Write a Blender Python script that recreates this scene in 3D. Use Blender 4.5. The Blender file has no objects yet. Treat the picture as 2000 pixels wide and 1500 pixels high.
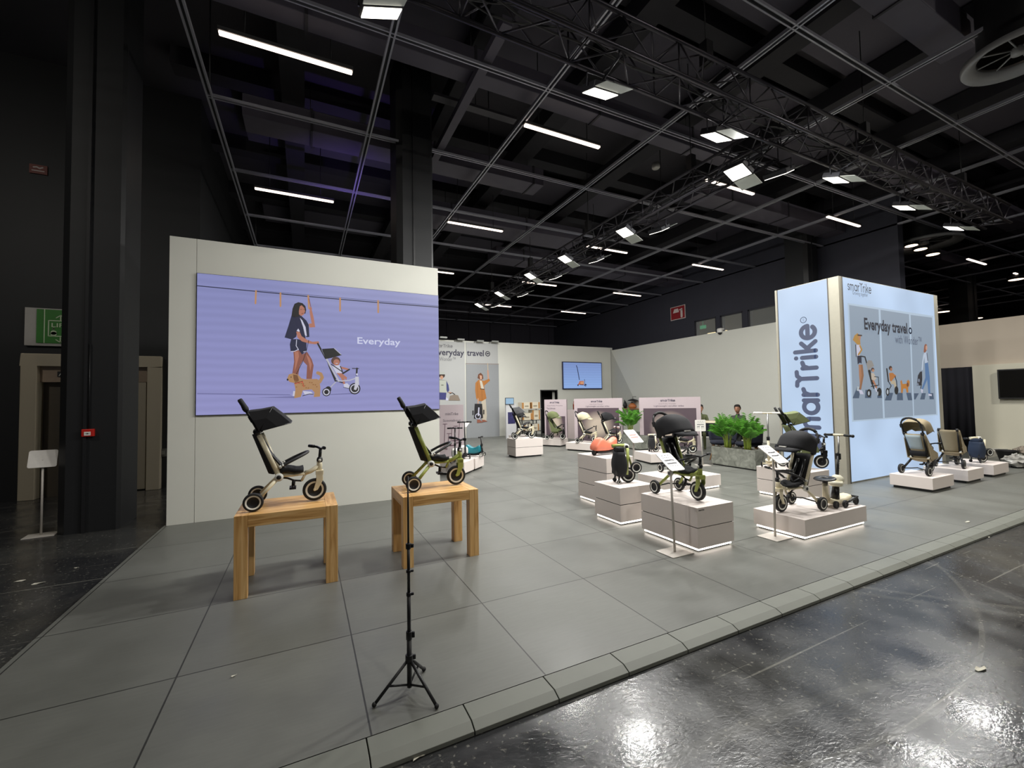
import bpy, bmesh, math, random
from mathutils import Vector, Matrix
random.seed(7)
SC = bpy.context.scene
COL = SC.collection
PI = math.pi
# ------------------------------------------------------------------ camera (calibrated on the two vanishing points)
F, CX, CY, EYE = 830.0, 1000.0, 750.0, 1.63
_v1 = Vector((2700 - CX, 751 - CY, F)).normalized()
_v2 = Vector((595 - CX, 787 - CY, F))
_z = _v1.cross(_v2).normalized()
if _z.y > 0: _z = -_z
_v2 = (_v2 - _v1 * _v2.dot(_v1) - _z * _v2.dot(_z)).normalized()
RM = Matrix((_v1, _v2, _z))
ORG = Vector((0, 0, EYE))
cd = bpy.data.cameras.new('camera'); cam = bpy.data.objects.new('camera', cd); COL.objects.link(cam)
cd.sensor_width = 36.0; cd.lens = F / 2000 * 36.0; cd.clip_start = 0.05; cd.clip_end = 200
cm = Matrix((RM @ Vector((1, 0, 0)), RM @ Vector((0, -1, 0)), RM @ Vector((0, 0, -1)))).transposed().to_4x4()
cm.translation = ORG; cam.matrix_world = cm
SC.camera = cam
def ray(px, py): return RM @ Vector((px - CX, py - CY, F))
def GZ(px, py, z=0.0): d = ray(px, py); return ORG + d * ((z - EYE) / d.z)
def GX(px, py, x): d = ray(px, py); return ORG + d * (x / d.x)
def GY(px, py, y): d = ray(px, py); return ORG + d * (y / d.y)
# ------------------------------------------------------------------ world, exposure
W = bpy.data.worlds.new('hall_air'); SC.world = W; W.use_nodes = True
W.node_tree.nodes['Background'].inputs[0].default_value = (0.75, 0.8, 0.9, 1)
W.node_tree.nodes['Background'].inputs[1].default_value = 0.10
SC.view_settings.view_transform = 'Standard'; SC.view_settings.look = 'None'
SC.view_settings.gamma = 1; SC.view_settings.use_curve_mapping = False
SC.view_settings.exposure = 0.0
FLOOD_W = 88.0; TUBE_E = 4.0; STRIP_E = 6.5
SC.cycles.max_bounces = 6; SC.cycles.diffuse_bounces = 3; SC.cycles.glossy_bounces = 3
SC.cycles.sample_clamp_indirect = 4.0; SC.cycles.caustics_reflective = False; SC.cycles.caustics_refractive = False
# ------------------------------------------------------------------ materials
HZ = -.045
def lin(c): return tuple((x / 255 / 12.92) if x / 255 <= .04045 else ((x / 255 + .055) / 1.055) ** 2.4 for x in c)
_MC = {}
def mat(c, rough=.6, metal=0., emis=0., var=.06, vs=20., bump=0., bs=200., spec=.5, coat=0.):
    """procedural surface: colour c (sRGB 0-255) broken up by a little noise"""
    key = (tuple(c), rough, metal, emis, var, vs, bump, bs, spec, coat)
    if key in _MC: return _MC[key]
    m = bpy.data.materials.new('surface'); m.use_nodes = True; n = m.node_tree; N = n.nodes; L = n.links
    b = N['Principled BSDF']; col = lin(c)
    b.inputs['Roughness'].default_value = rough; b.inputs['Metallic'].default_value = metal
    b.inputs['Specular IOR Level'].default_value = spec; b.inputs['Coat Weight'].default_value = coat
    if emis > 0:
        b.inputs['Base Color'].default_value = (.02, .02, .02, 1)
        b.inputs['Emission Color'].default_value = (*col, 1); b.inputs['Emission Strength'].default_value = emis
    else:
        tc = N.new('ShaderNodeTexCoord'); nz = N.new('ShaderNodeTexNoise'); nz.inputs['Scale'].default_value = vs
        L.new(tc.outputs['Object'], nz.inputs['Vector'])
        mx = N.new('ShaderNodeMix'); mx.data_type = 'RGBA'
        mx.inputs['A'].default_value = (*[max(0, x * (1 - var)) for x in col], 1)
        mx.inputs['B'].default_value = (*[min(1, x * (1 + var)) for x in col], 1)
        L.new(nz.outputs['Fac'], mx.inputs['Factor']); L.new(mx.outputs['Result'], b.inputs['Base Color'])
        if bump > 0:
            n2 = N.new('ShaderNodeTexNoise'); n2.inputs['Scale'].default_value = bs; L.new(tc.outputs['Object'], n2.inputs['Vector'])
            bp = N.new('ShaderNodeBump'); bp.inputs['Strength'].default_value = bump; bp.inputs['Distance'].default_value = .002
            L.new(n2.outputs['Fac'], bp.inputs['Height']); L.new(bp.outputs['Normal'], b.inputs['Normal'])
    _MC[key] = m; return m
def node_mat(fn):
    m = bpy.data.materials.new('surface'); m.use_nodes = True
    fn(m.node_tree, m.node_tree.nodes, m.node_tree.links, m.node_tree.nodes['Principled BSDF']); return m
def _ramp(N, pts):
    r = N.new('ShaderNodeValToRGB'); e = r.color_ramp.elements
    e[0].position, e[0].color = pts[0][0], (*[pts[0][1]] * 3, 1); e[1].position, e[1].color = pts[1][0], (*[pts[1][1]] * 3, 1)
    for p, v in pts[2:]: k = e.new(p); k.color = (v, v, v, 1)
    return r
def m_tiles(n, N, L, b):
    tc = N.new('ShaderNodeTexCoord'); mp = N.new('ShaderNodeMapping'); L.new(tc.outputs['Object'], mp.inputs['Vector'])
    mp.inputs['Location'].default_value = (.69, -.215, 0)
    br = N.new('ShaderNodeTexBrick'); br.offset = 0; br.squash = 1
    for k, v in (('Scale', 1.), ('Mortar Size', .005), ('Mortar Smooth', .1), ('Brick Width', .985), ('Row Height', 1.008), ('Bias', 0.)): br.inputs[k].default_value = v
    c = lin((104, 105, 100)); br.inputs['Color1'].default_value = (*[x * .93 for x in c], 1); br.inputs['Color2'].default_value = (*[x * 1.06 for x in c], 1)
    br.inputs['Mortar'].default_value = (*[x * .22 for x in c], 1); L.new(mp.outputs[0], br.inputs['Vector'])
    nz = N.new('ShaderNodeTexNoise'); nz.inputs['Scale'].default_value = 1.6; nz.inputs['Detail'].default_value = 6; L.new(tc.outputs['Object'], nz.inputs['Vector'])
    mp2 = N.new('ShaderNodeMapping'); mp2.inputs['Scale'].default_value = (6, 60, 1); mp2.inputs['Rotation'].default_value = (0, 0, .5); L.new(tc.outputs['Object'], mp2.inputs['Vector'])
    n3 = N.new('ShaderNodeTexNoise'); n3.inputs['Scale'].default_value = 1.; n3.inputs['Detail'].default_value = 4; L.new(mp2.outputs[0], n3.inputs['Vector'])
    r = _ramp(N, [(.3, .86), (.72, 1.1)]); L.new(nz.outputs['Fac'], r.inputs[0])
    r3 = _ramp(N, [(.3, .95), (.7, 1.05)]); L.new(n3.outputs['Fac'], r3.inputs[0])
    a = N.new('ShaderNodeMix'); a.data_type = 'RGBA'; a.blend_type = 'MULTIPLY'; a.inputs[0].default_value = 1; L.new(br.outputs['Color'], a.inputs['A']); L.new(r.outputs[0], a.inputs['B'])
    a2 = N.new('ShaderNodeMix'); a2.data_type = 'RGBA'; a2.blend_type = 'MULTIPLY'; a2.inputs[0].default_value = 1; L.new(a.outputs['Result'], a2.inputs['A']); L.new(r3.outputs[0], a2.inputs['B'])
    L.new(a2.outputs['Result'], b.inputs['Base Color'])
    rr = _ramp(N, [(.3, .34), (.7, .5)]); L.new(nz.outputs['Fac'], rr.inputs[0]); L.new(rr.outputs[0], b.inputs['Roughness'])
    bp = N.new('ShaderNodeBump'); bp.inputs['Strength'].default_value = .35; bp.inputs['Distance'].default_value = .003; bp.invert = True
    L.new(br.outputs['Fac'], bp.inputs['Height']); L.new(bp.outputs[0], b.inputs['Normal'])
M_TILE = node_mat(m_tiles)
def m_hall(n, N, L, b):
    tc = N.new('ShaderNodeTexCoord')
    def noise(scale, det=4, sc=(1, 1, 1), rot=0., dist=0.):
        mp = N.new('ShaderNodeMapping'); mp.inputs['Scale'].default_value = sc; mp.inputs['Rotation'].default_value = (0, 0, rot); L.new(tc.outputs['Object'], mp.inputs['Vector'])
        q = N.new('ShaderNodeTexNoise'); q.inputs['Scale'].default_value = scale; q.inputs['Detail'].default_value = det; q.inputs['Distortion'].default_value = dist
        L.new(mp.outputs[0], q.inputs['Vector']); return q.outputs['Fac']
    big = _ramp(N, [(.42, 0.), (.74, 1.)]); L.new(noise(.9, 7, dist=.8), big.inputs[0])
    cur = None
    def add(x):
        nonlocal cur
        if cur is None: cur = x; return
        m = N.new('ShaderNodeMath'); m.operation = 'ADD'; L.new(cur, m.inputs[0]); L.new(x, m.inputs[1]); cur = m.outputs[0]
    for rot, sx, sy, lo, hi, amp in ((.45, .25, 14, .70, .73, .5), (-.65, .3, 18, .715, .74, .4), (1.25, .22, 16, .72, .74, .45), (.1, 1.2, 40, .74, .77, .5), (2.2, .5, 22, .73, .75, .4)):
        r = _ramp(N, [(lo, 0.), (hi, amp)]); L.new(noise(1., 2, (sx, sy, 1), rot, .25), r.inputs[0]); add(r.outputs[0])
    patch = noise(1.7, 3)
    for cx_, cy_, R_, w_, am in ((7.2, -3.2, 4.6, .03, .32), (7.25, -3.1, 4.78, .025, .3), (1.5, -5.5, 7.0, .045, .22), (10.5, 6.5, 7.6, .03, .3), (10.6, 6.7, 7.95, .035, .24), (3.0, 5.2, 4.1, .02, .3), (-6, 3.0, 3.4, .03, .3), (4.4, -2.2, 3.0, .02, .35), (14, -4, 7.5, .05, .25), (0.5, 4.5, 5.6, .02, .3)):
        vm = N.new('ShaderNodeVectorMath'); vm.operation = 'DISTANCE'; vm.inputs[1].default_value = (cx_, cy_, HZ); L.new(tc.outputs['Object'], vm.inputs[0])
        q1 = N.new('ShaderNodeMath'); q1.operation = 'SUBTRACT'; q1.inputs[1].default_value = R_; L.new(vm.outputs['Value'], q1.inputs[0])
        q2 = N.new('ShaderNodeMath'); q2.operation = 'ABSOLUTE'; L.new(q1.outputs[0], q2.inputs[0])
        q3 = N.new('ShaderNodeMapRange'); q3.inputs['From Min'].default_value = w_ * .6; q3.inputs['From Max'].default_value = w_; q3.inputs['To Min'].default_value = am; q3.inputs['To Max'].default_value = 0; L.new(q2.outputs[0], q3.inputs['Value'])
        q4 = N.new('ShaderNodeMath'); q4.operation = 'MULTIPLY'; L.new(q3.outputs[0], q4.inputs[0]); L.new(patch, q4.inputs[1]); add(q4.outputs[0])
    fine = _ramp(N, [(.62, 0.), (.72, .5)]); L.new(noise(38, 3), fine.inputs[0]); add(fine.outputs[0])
    mx = N.new('ShaderNodeMix'); mx.data_type = 'RGBA'; mx.inputs['A'].default_value = (*lin((40, 41, 43)), 1); mx.inputs['B'].default_value = (*lin((72, 72, 69)), 1)
    L.new(big.outputs[0], mx.inputs['Factor'])
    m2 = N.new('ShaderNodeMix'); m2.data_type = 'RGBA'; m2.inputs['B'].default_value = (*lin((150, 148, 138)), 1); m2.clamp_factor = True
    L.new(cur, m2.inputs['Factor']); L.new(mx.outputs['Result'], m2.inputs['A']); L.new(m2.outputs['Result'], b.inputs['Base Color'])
    bk = N.new('ShaderNodeTexBrick'); bk.offset = .5
    for k_, v_ in (('Scale', 1.), ('Mortar Size', .006), ('Brick Width', 2.4), ('Row Height', 1.2), ('Mortar Smooth', .2)): bk.inputs[k_].default_value = v_
    L.new(tc.outputs['Object'], bk.inputs['Vector']); m3 = N.new('ShaderNodeMix'); m3.data_type = 'RGBA'; m3.inputs['B'].default_value = (.012, .012, .012, 1)
    m4 = N.new('ShaderNodeMath'); m4.operation = 'MULTIPLY'; L.new(bk.outputs['Fac'], m4.inputs[0]); L.new(patch, m4.inputs[1]); L.new(m4.outputs[0], m3.inputs['Factor']); L.new(m2.outputs['Result'], m3.inputs['A']); L.new(m3.outputs['Result'], b.inputs['Base Color'])
    rr = _ramp(N, [(.35, .15), (.72, .33)]); L.new(noise(3, 6), rr.inputs[0]); L.new(rr.outputs[0], b.inputs['Roughness'])
    bp = N.new('ShaderNodeBump'); bp.inputs['Strength'].default_value = .24; bp.inputs['Distance'].default_value = .004; b.inputs['Specular IOR Level'].default_value = .75
    L.new(noise(32, 3, (1, 1.7, 1), .4, .6), bp.inputs['Height']); L.new(bp.outputs[0], b.inputs['Normal'])
M_HALL = node_mat(m_hall)
def wood(axis):
    def f(n, N, L, b):
        tc = N.new('ShaderNodeTexCoord'); mp = N.new('ShaderNodeMapping'); L.new(tc.outputs['Object'], mp.inputs['Vector'])
        s = [26, 26, 26]; s[axis] = 1.6; mp.inputs['Scale'].default_value = s
        nz = N.new('ShaderNodeTexNoise'); nz.inputs['Scale'].default_value = 1; nz.inputs['Detail'].default_value = 6; nz.inputs['Distortion'].default_value = 1.1
        L.new(mp.outputs[0], nz.inputs['Vector'])
        r = N.new('ShaderNodeValToRGB'); e = r.color_ramp.elements; e[0].position = .3; e[1].position = .72
        e[0].color = (*lin((186, 136, 76)), 1); e[1].color = (*lin((240, 200, 140)), 1); k = e.new(.5); k.color = (*lin((222, 174, 110)), 1)
        L.new(nz.outputs['Fac'], r.inputs[0]); L.new(r.outputs[0], b.inputs['Base Color']); b.inputs['Roughness'].default_value = .42
    return node_mat(f)
WOOD = [wood(0), wood(1), wood(2)]
def m_conc(n, N, L, b):
    tc = N.new('ShaderNodeTexCoord'); nz = N.new('ShaderNodeTexNoise'); nz.inputs['Scale'].default_value = 6; nz.inputs['Detail'].default_value = 8; nz.inputs['Distortion'].default_value = 1.5
    L.new(tc.outputs['Object'], nz.inputs['Vector']); r = N.new('ShaderNodeValToRGB'); r.color_ramp.elements[0].position = .3; r.color_ramp.elements[1].position = .75
    r.color_ramp.elements[0].color = (*lin((96, 98, 90)), 1); r.color_ramp.elements[1].color = (*lin((150, 152, 142)), 1)
    L.new(nz.outputs['Fac'], r.inputs[0]); L.new(r.outputs[0], b.inputs['Base Color']); b.inputs['Roughness'].default_value = .7
M_CONC = node_mat(m_conc)
def m_steel(n, N, L, b):
    tc = N.new('ShaderNodeTexCoord'); mp = N.new('ShaderNodeMapping'); mp.inputs['Scale'].default_value = (4, 4, 160); L.new(tc.outputs['Object'], mp.inputs['Vector'])
    nz = N.new('ShaderNodeTexNoise'); nz.inputs['Scale'].default_value = 1; L.new(mp.outputs[0], nz.inputs['Vector'])
    r = _ramp(N, [(.3, .28), (.7, .42)]); L.new(nz.outputs['Fac'], r.inputs[0]); L.new(r.outputs[0], b.inputs['Roughness'])
    b.inputs['Base Color'].default_value = (*lin((200, 188, 164)), 1); b.inputs['Metallic'].default_value = .35
M_STEEL = node_mat(m_steel)
def m_screen(top, bot, s, zc, hz):
    def f(n, N, L, b):
        tc = N.new('ShaderNodeTexCoord'); sp = N.new('ShaderNodeSeparateXYZ'); L.new(tc.outputs['Object'], sp.inputs[0])
        mr = N.new('ShaderNodeMapRange'); mr.inputs['From Min'].default_value = zc - hz; mr.inputs['From Max'].default_value = zc + hz; L.new(sp.outputs['Z'], mr.inputs['Value'])
        wv = N.new('ShaderNodeTexWave'); wv.bands_direction = 'Z'; wv.inputs['Scale'].default_value = 2.6; wv.inputs['Distortion'].default_value = 1.; L.new(tc.outputs['Object'], wv.inputs[0])
        mx = N.new('ShaderNodeMix'); mx.data_type = 'RGBA'; mx.inputs['A'].default_value = (*lin(bot), 1); mx.inputs['B'].default_value = (*lin(top), 1); L.new(mr.outputs[0], mx.inputs['Factor'])
        r = _ramp(N, [(0., .955), (1., 1.03)]); L.new(wv.outputs['Fac'], r.inputs[0])
        m = N.new('ShaderNodeMix'); m.data_type = 'RGBA'; m.blend_type = 'MULTIPLY'; m.inputs[0].default_value = 1; L.new(mx.outputs['Result'], m.inputs['A']); L.new(r.outputs[0], m.inputs['B'])
        b.inputs['Base Color'].default_value = (.01, .01, .01, 1); b.inputs['Roughness'].default_value = .35
        L.new(m.outputs['Result'], b.inputs['Emission Color']); b.inputs['Emission Strength'].default_value = s
    return node_mat(f)
BLACK = mat((26, 26, 28), .45); RUB = mat((24, 24, 25), .7); FAB = mat((30, 30, 33), .9, bump=.3, bs=600)
PLAST = mat((22, 22, 24), .35); CREAM = mat((228, 218, 188), .38); OLIVE = mat((156, 166, 84), .35); WHT = mat((232, 230, 224), .4)
BEIGE = mat((160, 146, 118), .9, bump=.3, bs=500); OLVF = mat((104, 112, 74), .9, bump=.3, bs=500); CRMF = mat((212, 202, 170), .9, bump=.3, bs=500)
GREYF = mat((92, 92, 94), .9); WALLP = mat((214, 214, 205), .75, var=.02, vs=3); DARKP = mat((25, 26, 28), .55, var=.1, vs=8); METAL = mat((170, 170, 168), .35, .8)
DMETAL = mat((74, 74, 80), .4, .6); PINK = mat((196, 182, 180), .6, var=.02); PLY = mat((224, 214, 208), .55, var=.02, vs=4); CORAL = mat((228, 128, 100), .4)
# ------------------------------------------------------------------ mesh tools
class MB:
    def __init__(s): s.v = []; s.f = []; s.m = []; s.sm = []
    def add(s, vs, fs, m=0, smooth=False):
        o = len(s.v); s.v += [tuple(v) for v in vs]
        for f in fs: s.f.append([i + o for i in f]); s.m.append(m); s.sm.append(smooth)
        return s
    def box(s, c, d, rot=None, m=0):
        hx, hy, hz = d[0] / 2, d[1] / 2, d[2] / 2; c = Vector(c)
        P = [Vector((x, y, z)) for x in (-hx, hx) for y in (-hy, hy) for z in (-hz, hz)]
        if rot is not None: P = [rot @ p for p in P]
        return s.add([p + c for p in P], [(0, 1, 3, 2), (4, 6, 7, 5), (0, 4, 5, 1), (2, 3, 7, 6), (0, 2, 6, 4), (1, 5, 7, 3)], m)
    def bb(s, x0, x1, y0, y1, z0, z1, m=0): return s.box(((x0 + x1) / 2, (y0 + y1) / 2, (z0 + z1) / 2), (x1 - x0, y1 - y0, z1 - z0), None, m)
    def tube(s, pts, r=.01, n=10, closed=False, m=0, flat=1.):
        pts = [Vector(p) for p in pts]; k = len(pts); rs = r if isinstance(r, (list, tuple)) else [r] * k
        V = []; up = None
        for i, p in enumerate(pts):
            a = pts[i - 1] if (i > 0 or closed) else pts[0]; b = pts[(i + 1) % k] if (i < k - 1 or closed) else pts[-1]
            t = (b - a)
            if t.length < 1e-9: t = Vector((0, 0, 1))
            t.normalize()
            if up is None: up = Vector((0, 1, 0)) if abs(t.y) < .9 else Vector((0, 0, 1))
            u = (up - t * up.dot(t))
            if u.length < 1e-6: u = t.orthogonal()
            u.normalize(); w = t.cross(u); up = u
            for j in range(n):
                q = 2 * PI * j / n; V.append(p + (u * math.cos(q) * flat + w * math.sin(q)) * rs[i])
        Fs = []
        for i in range(k if closed else k - 1):
            for j in range(n):
                a = i * n + j; b = i * n + (j + 1) % n; c = ((i + 1) % k) * n + (j + 1) % n; d = ((i + 1) % k) * n + j
                Fs.append((a, b, c, d))
        s.add(V, Fs, m, True)
        if not closed: s.add(V[:n], [tuple(range(n))[::-1]], m); s.add(V[-n:], [tuple(range(n))], m)
        return s
    def lathe(s, c, axis, prof, n=28, ms=None):
        """prof: (radius, height) along axis"""
        c = Vector(c); ax = Vector(axis).normalized(); u = ax.orthogonal().normalized(); w = ax.cross(u)
        for i in range(len(prof) - 1):
            V = []
            for rr, hh in (prof[i], prof[i + 1]):
                for j in range(n):
                    q = 2 * PI * j / n; V.append(c + ax * hh + (u * math.cos(q) + w * math.sin(q)) * rr)
            s.add(V, [(j, (j + 1) % n, n + (j + 1) % n, n + j) for j in range(n)], ms[i] if ms else 0, True)
        return s
    def cyl(s, a, b, r, n=16, m=0): return s.tube([a, b], r, n, m=m)
    def ball(s, c, r, m=0, n=14):
        c = Vector(c); r = r if isinstance(r, (list, tuple)) else (r, r, r); V = []; h = n // 2 + 1
        for i in range(h):
            t = PI * i / (h - 1)
            for j in range(n):
                q = 2 * PI * j / n; V.append((c.x + r[0] * math.sin(t) * math.cos(q), c.y + r[1] * math.sin(t) * math.sin(q), c.z + r[2] * math.cos(t)))
        return s.add(V, [(i * n + j, (i + 1) * n + j, (i + 1) * n + (j + 1) % n, i * n + (j + 1) % n) for i in range(h - 1) for j in range(n)], m, True)
    def prism(s, poly, vec, m=0):
        k = len(poly); P = [Vector(p) for p in poly]; Q = [p + Vector(vec) for p in P]
        return s.add(P + Q, [tuple(range(k))[::-1], tuple(range(k, 2 * k))] + [(i, (i + 1) % k, k + (i + 1) % k, k + i) for i in range(k)], m)
    def grid(s, rows, m=0, smooth=True):
        a = len(rows); b = len(rows[0]); return s.add([p for r in rows for p in r], [(i * b + j, i * b + j + 1, (i + 1) * b + j + 1, (i + 1) * b + j) for i in range(a - 1) for j in range(b - 1)], m, smooth)
    def obj(s, name, mats, parent=None, bevel=0., solid=0., sub=0, kind=None):
        me = bpy.data.meshes.new(name); me.from_pydata(s.v, [], s.f)
        if not isinstance(mats, (list, tuple)): mats = [mats]
        for m in mats: me.materials.append(m)
        for p, mi, sm in zip(me.polygons, s.m, s.sm): p.material_index = min(mi, len(mats) - 1); p.use_smooth = sm
        bm = bmesh.new(); bm.from_mesh(me)
        bmesh.ops.remove_doubles(bm, verts=bm.verts, dist=1e-5); bmesh.ops.recalc_face_normals(bm, faces=bm.faces); bm.to_mesh(me); bm.free()
        o = bpy.data.objects.new(name, me); COL.objects.link(o)
        if parent is not None: o.parent = parent
        if solid: q = o.modifiers.new('thickness', 'SOLIDIFY'); q.thickness = solid; q.offset = 0
        if bevel: q = o.modifiers.new('bevel', 'BEVEL'); q.width = bevel; q.segments = 2; q.limit_method = 'ANGLE'; q.angle_limit = .6
        if sub: q = o.modifiers.new('smooth', 'SUBSURF'); q.levels = q.render_levels = sub
        if kind: o['kind'] = kind
        return o
def tag(o, label, cat, group=None):
    o['label'] = label; o['category'] = cat
    if group: o['group'] = group
    return o
def thing(name, label, cat, loc=(0, 0, 0), rz=0., group=None):
    o = bpy.data.objects.new(name, None); COL.objects.link(o); o.empty_display_size = .1
    o.location = loc; o.rotation_euler = (0, 0, rz); return tag(o, label, cat, group)
def lamp(kind, loc, direction, power, size, col=(1, 1, 1), spread=None, parent=None, name='lamp_light'):
    l = bpy.data.lights.new(name, kind); l.energy = power; l.color = col
    if kind == 'AREA':
        l.shape = 'RECTANGLE'; l.size, l.size_y = size
        if spread: l.spread = spread
    o = bpy.data.objects.new(name, l); COL.objects.link(o); o.location = loc
    o.rotation_euler = Vector(direction).to_track_quat('-Z', 'Y').to_euler()
    if parent is not None: o.parent = parent
    return o
def text(s, org, u, v, width, height, m, parent, name='lettering', bold=.0, depth=.001):
    """lettering whose left baseline is at org, running along u with up direction v; width fitted, height = cap height"""
    c = bpy.data.curves.new('t', 'FONT'); c.body = s; c.size = 1; c.offset = bold; c.resolution_u = 3; o = bpy.data.objects.new('t', c); COL.objects.link(o)
    dg = bpy.context.evaluated_depsgraph_get(); me = bpy.data.meshes.new_from_object(o.evaluated_get(dg)); bpy.data.objects.remove(o)
    xs = [q.co.x for q in me.vertices]; x0, x1 = min(xs), max(xs); k = width / (x1 - x0); h = height / .7
    org, u, v = Vector(org), Vector(u).normalized(), Vector(v).normalized()
    for q in me.vertices: q.co = org + u * ((q.co.x - x0) * k) + v * (q.co.y * h)
    me.materials.clear(); me.materials.append(m); me.name = name
    r = bpy.data.objects.new(name, me); COL.objects.link(r)
    if parent is not None: r.parent = parent
    return r
def ribbon(mb, pts, w, to3, m=0, lift=0.):
    """flat stroke with round ends and joints; pts 2d, to3 maps (x, y, lift) to space"""
    for (a, b) in zip(pts, pts[1:]):
        d = Vector((b[0] - a[0], b[1] - a[1])); 
        if d.length < 1e-9: continue
        d.normalize(); nx, ny = -d.y * w / 2, d.x * w / 2
        mb.add([to3(a[0] + nx, a[1] + ny, lift), to3(b[0] + nx, b[1] + ny, lift), to3(b[0] - nx, b[1] - ny, lift), to3(a[0] - nx, a[1] - ny, lift)], [(0, 1, 2, 3)], m)
    for p in pts:
        lift += .000004
        mb.add([to3(p[0] + math.cos(q * PI / 6) * w / 2, p[1] + math.sin(q * PI / 6) * w / 2, lift) for q in range(12)], [tuple(range(12))], m)
def arc(cx, cy, r, a0, a1, n=14, ry=None):
    ry = ry or r; return [(cx + r * math.cos(math.radians(a0 + (a1 - a0) * i / n)), cy + ry * math.sin(math.radians(a0 + (a1 - a0) * i / n))) for i in range(n + 1)]
def logo_strokes():
    """the rounded word mark 's m a r T r i k e', x-height 1, strokes .2 wide; returns strokes and total width"""
    S = []; x = 0.
    S.append([(x + a, b) for a, b in arc(.33, .69, .22, 20, 200, 8, .2) + arc(.36, .3, .22, 80, -160, 10, .2)]); x += .86
    S += [[(x, .1), (x, .9)], [(x, .55)] + [(x + a, b) for a, b in arc(.26, .62, .26, 180, 0, 8, .27)] + [(x + .52, .1)], [(x + a, b) for a, b in arc(.78, .62, .26, 180, 0, 8, .27)] + [(x + 1.04, .1)]]; x += 1.38
    S += [[(x + a, b) for a, b in arc(.38, .5, .38, 0, 360, 20, .4)], [(x + .78, .1), (x + .78, .9)]]; x += 1.12
    S += [[(x, .1), (x, .9)], [(x, .55), (x + .12, .82), (x + .36, .9)]]; x += .58
    S += [[(x + .42, .1), (x + .42, 1.02), (x + .24, 1.24), (x, 1.26)], [(x + .42, 1.02), (x + .6, 1.24), (x + .86, 1.26)]]; x += 1.06
    S += [[(x, .1), (x, .9)], [(x, .55), (x + .12, .82), (x + .36, .9)]]; x += .66
    S += [[(x, .1), (x, .9)], [(x, 1.25), (x, 1.26)]]; x += .38
    S += [[(x, .1), (x, 1.3)], [(x, .42), (x + .52, .92)], [(x + .2, .55), (x + .56, .1)]]; x += .8
    S += [[(x + .02, .52), (x + .74, .52)], [(x + a, b) for a, b in arc(.38, .5, .38, 3, 318, 20, .4)]]; x += .84
    return S, x
def logo(org, u, v, width, m, parent, w=.2, name='lettering', aspect=1.):
    S, tw = logo_strokes(); k = width / tw; org, u, v = Vector(org), Vector(u).normalized(), Vector(v).normalized(); mb = MB()
    nv = u.cross(v)
    def pl_(a, b, l): return org + u * a * k + v * b * k * aspect + nv * (l * 1.)
    for i, st in enumerate(S):
        for j in range(len(st) - 1): ribbon(mb, st[j:j + 2], w, pl_, 0, (i * 22 + j) * .000012)
    return mb.obj(name, m, parent)
def picture(name, to3, shapes, parent, emis=0., step=.0004):
    """a flat printed or shown picture: coloured shapes in a plane"""
    mb = MB(); mats = []; 
    for i, (c, kind, pts, *a) in enumerate(shapes):
        mm = mat(c, .7, emis=emis, var=.03); 
        if mm not in mats: mats.append(mm)
        k = mats.index(mm); L_ = (i + 1) * step
        if kind == 'p': mb.add([to3(x, y, L_) for x, y in pts], [tuple(range(len(pts)))], k)
        elif kind == 'l': ribbon(mb, pts, a[0], to3, k, L_)
        elif kind == 'e':
            (x, y), rx, ry = pts, a[0], a[1]; mb.add([to3(x + rx * math.cos(q * PI / 10), y + ry * math.sin(q * PI / 10), L_) for q in range(20)], [tuple(range(20))], k)
    return mb.obj(name, mats, parent)
def conv(s, ox, oy, sh):
    out = []
    for c, kind, pts, *a in sh:
        if kind == 'e': out.append((c, kind, (ox + pts[0] / s, oy + pts[1] / s), a[0] / s, a[1] / s))
        else: out.append((c, kind, [(ox + x / s, oy + y / s) for x, y in pts], *[q / s for q in a]))
    return out
def onY(y): return lambda px, py, l: GY(px, py, y - l)
def onX(x): return lambda px, py, l: GX(px, py, x - l)
# ================================================================== THE SETTING
def struct(name, mb, m, parent=None, **k): return mb.obj(name, m, parent, kind='structure', **k)
HZ = -.045
struct('floor_hall', MB().bb(-16, 50, -14, 27, HZ - .1, HZ), M_HALL)
pf = MB().bb(-1.71, 16.2, 2.235, 17.6, -.044, 0)
struct('floor_booth', pf, M_TILE)
ed = MB(); xx = -1.71
M_EDGE = mat((112, 114, 106), .5, var=.08, vs=6); 
while xx < 16:                                         # ramped edge boards with open joints
    x1 = xx + .495; ed.prism([(xx + .003, 2.231, -.044), (xx + .003, 2.231, 0), (xx + .003, 2.105, 0), (xx + .003, 2.055, -.022), (xx + .003, 2.055, -.044)], (x1 - xx - .006, 0, 0)); xx = x1
struct('trim_1', ed, M_EDGE, bevel=.002)
struct('ceiling', MB().bb(-16, 50, -14, 27, 8.2, 8.4), mat((62, 60, 66), .9))
# hall walls
wl = MB().bb(-16, -4.62, 10.9, 11.2, HZ, 8.2).bb(-2.6, -2.0, 10.9, 11.2, HZ, 8.2).bb(-4.62, -2.6, 10.9, 11.2, 2.62, 8.2).bb(-2.2, -2.0, 11.2, 25, HZ, 8.2)
struct('wall_left', wl, DARKP)
struct('wall_far_left', MB().bb(-16.3, -16, -14, 11.2, HZ, 8.2), DARKP)
wb = MB().bb(-2.2, 50, 25, 25.3, HZ, 8.2)
for i in range(14): wb.bb(2.0 + i * 1.45, 2.05 + i * 1.45, 24.93, 25, 1, 7.4)
wb.bb(-2.0, 50, 24.9, 25, 5.1, 5.25)
struct('wall_back', wb, mat((62, 60, 70), .7, var=.1, vs=5))
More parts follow.
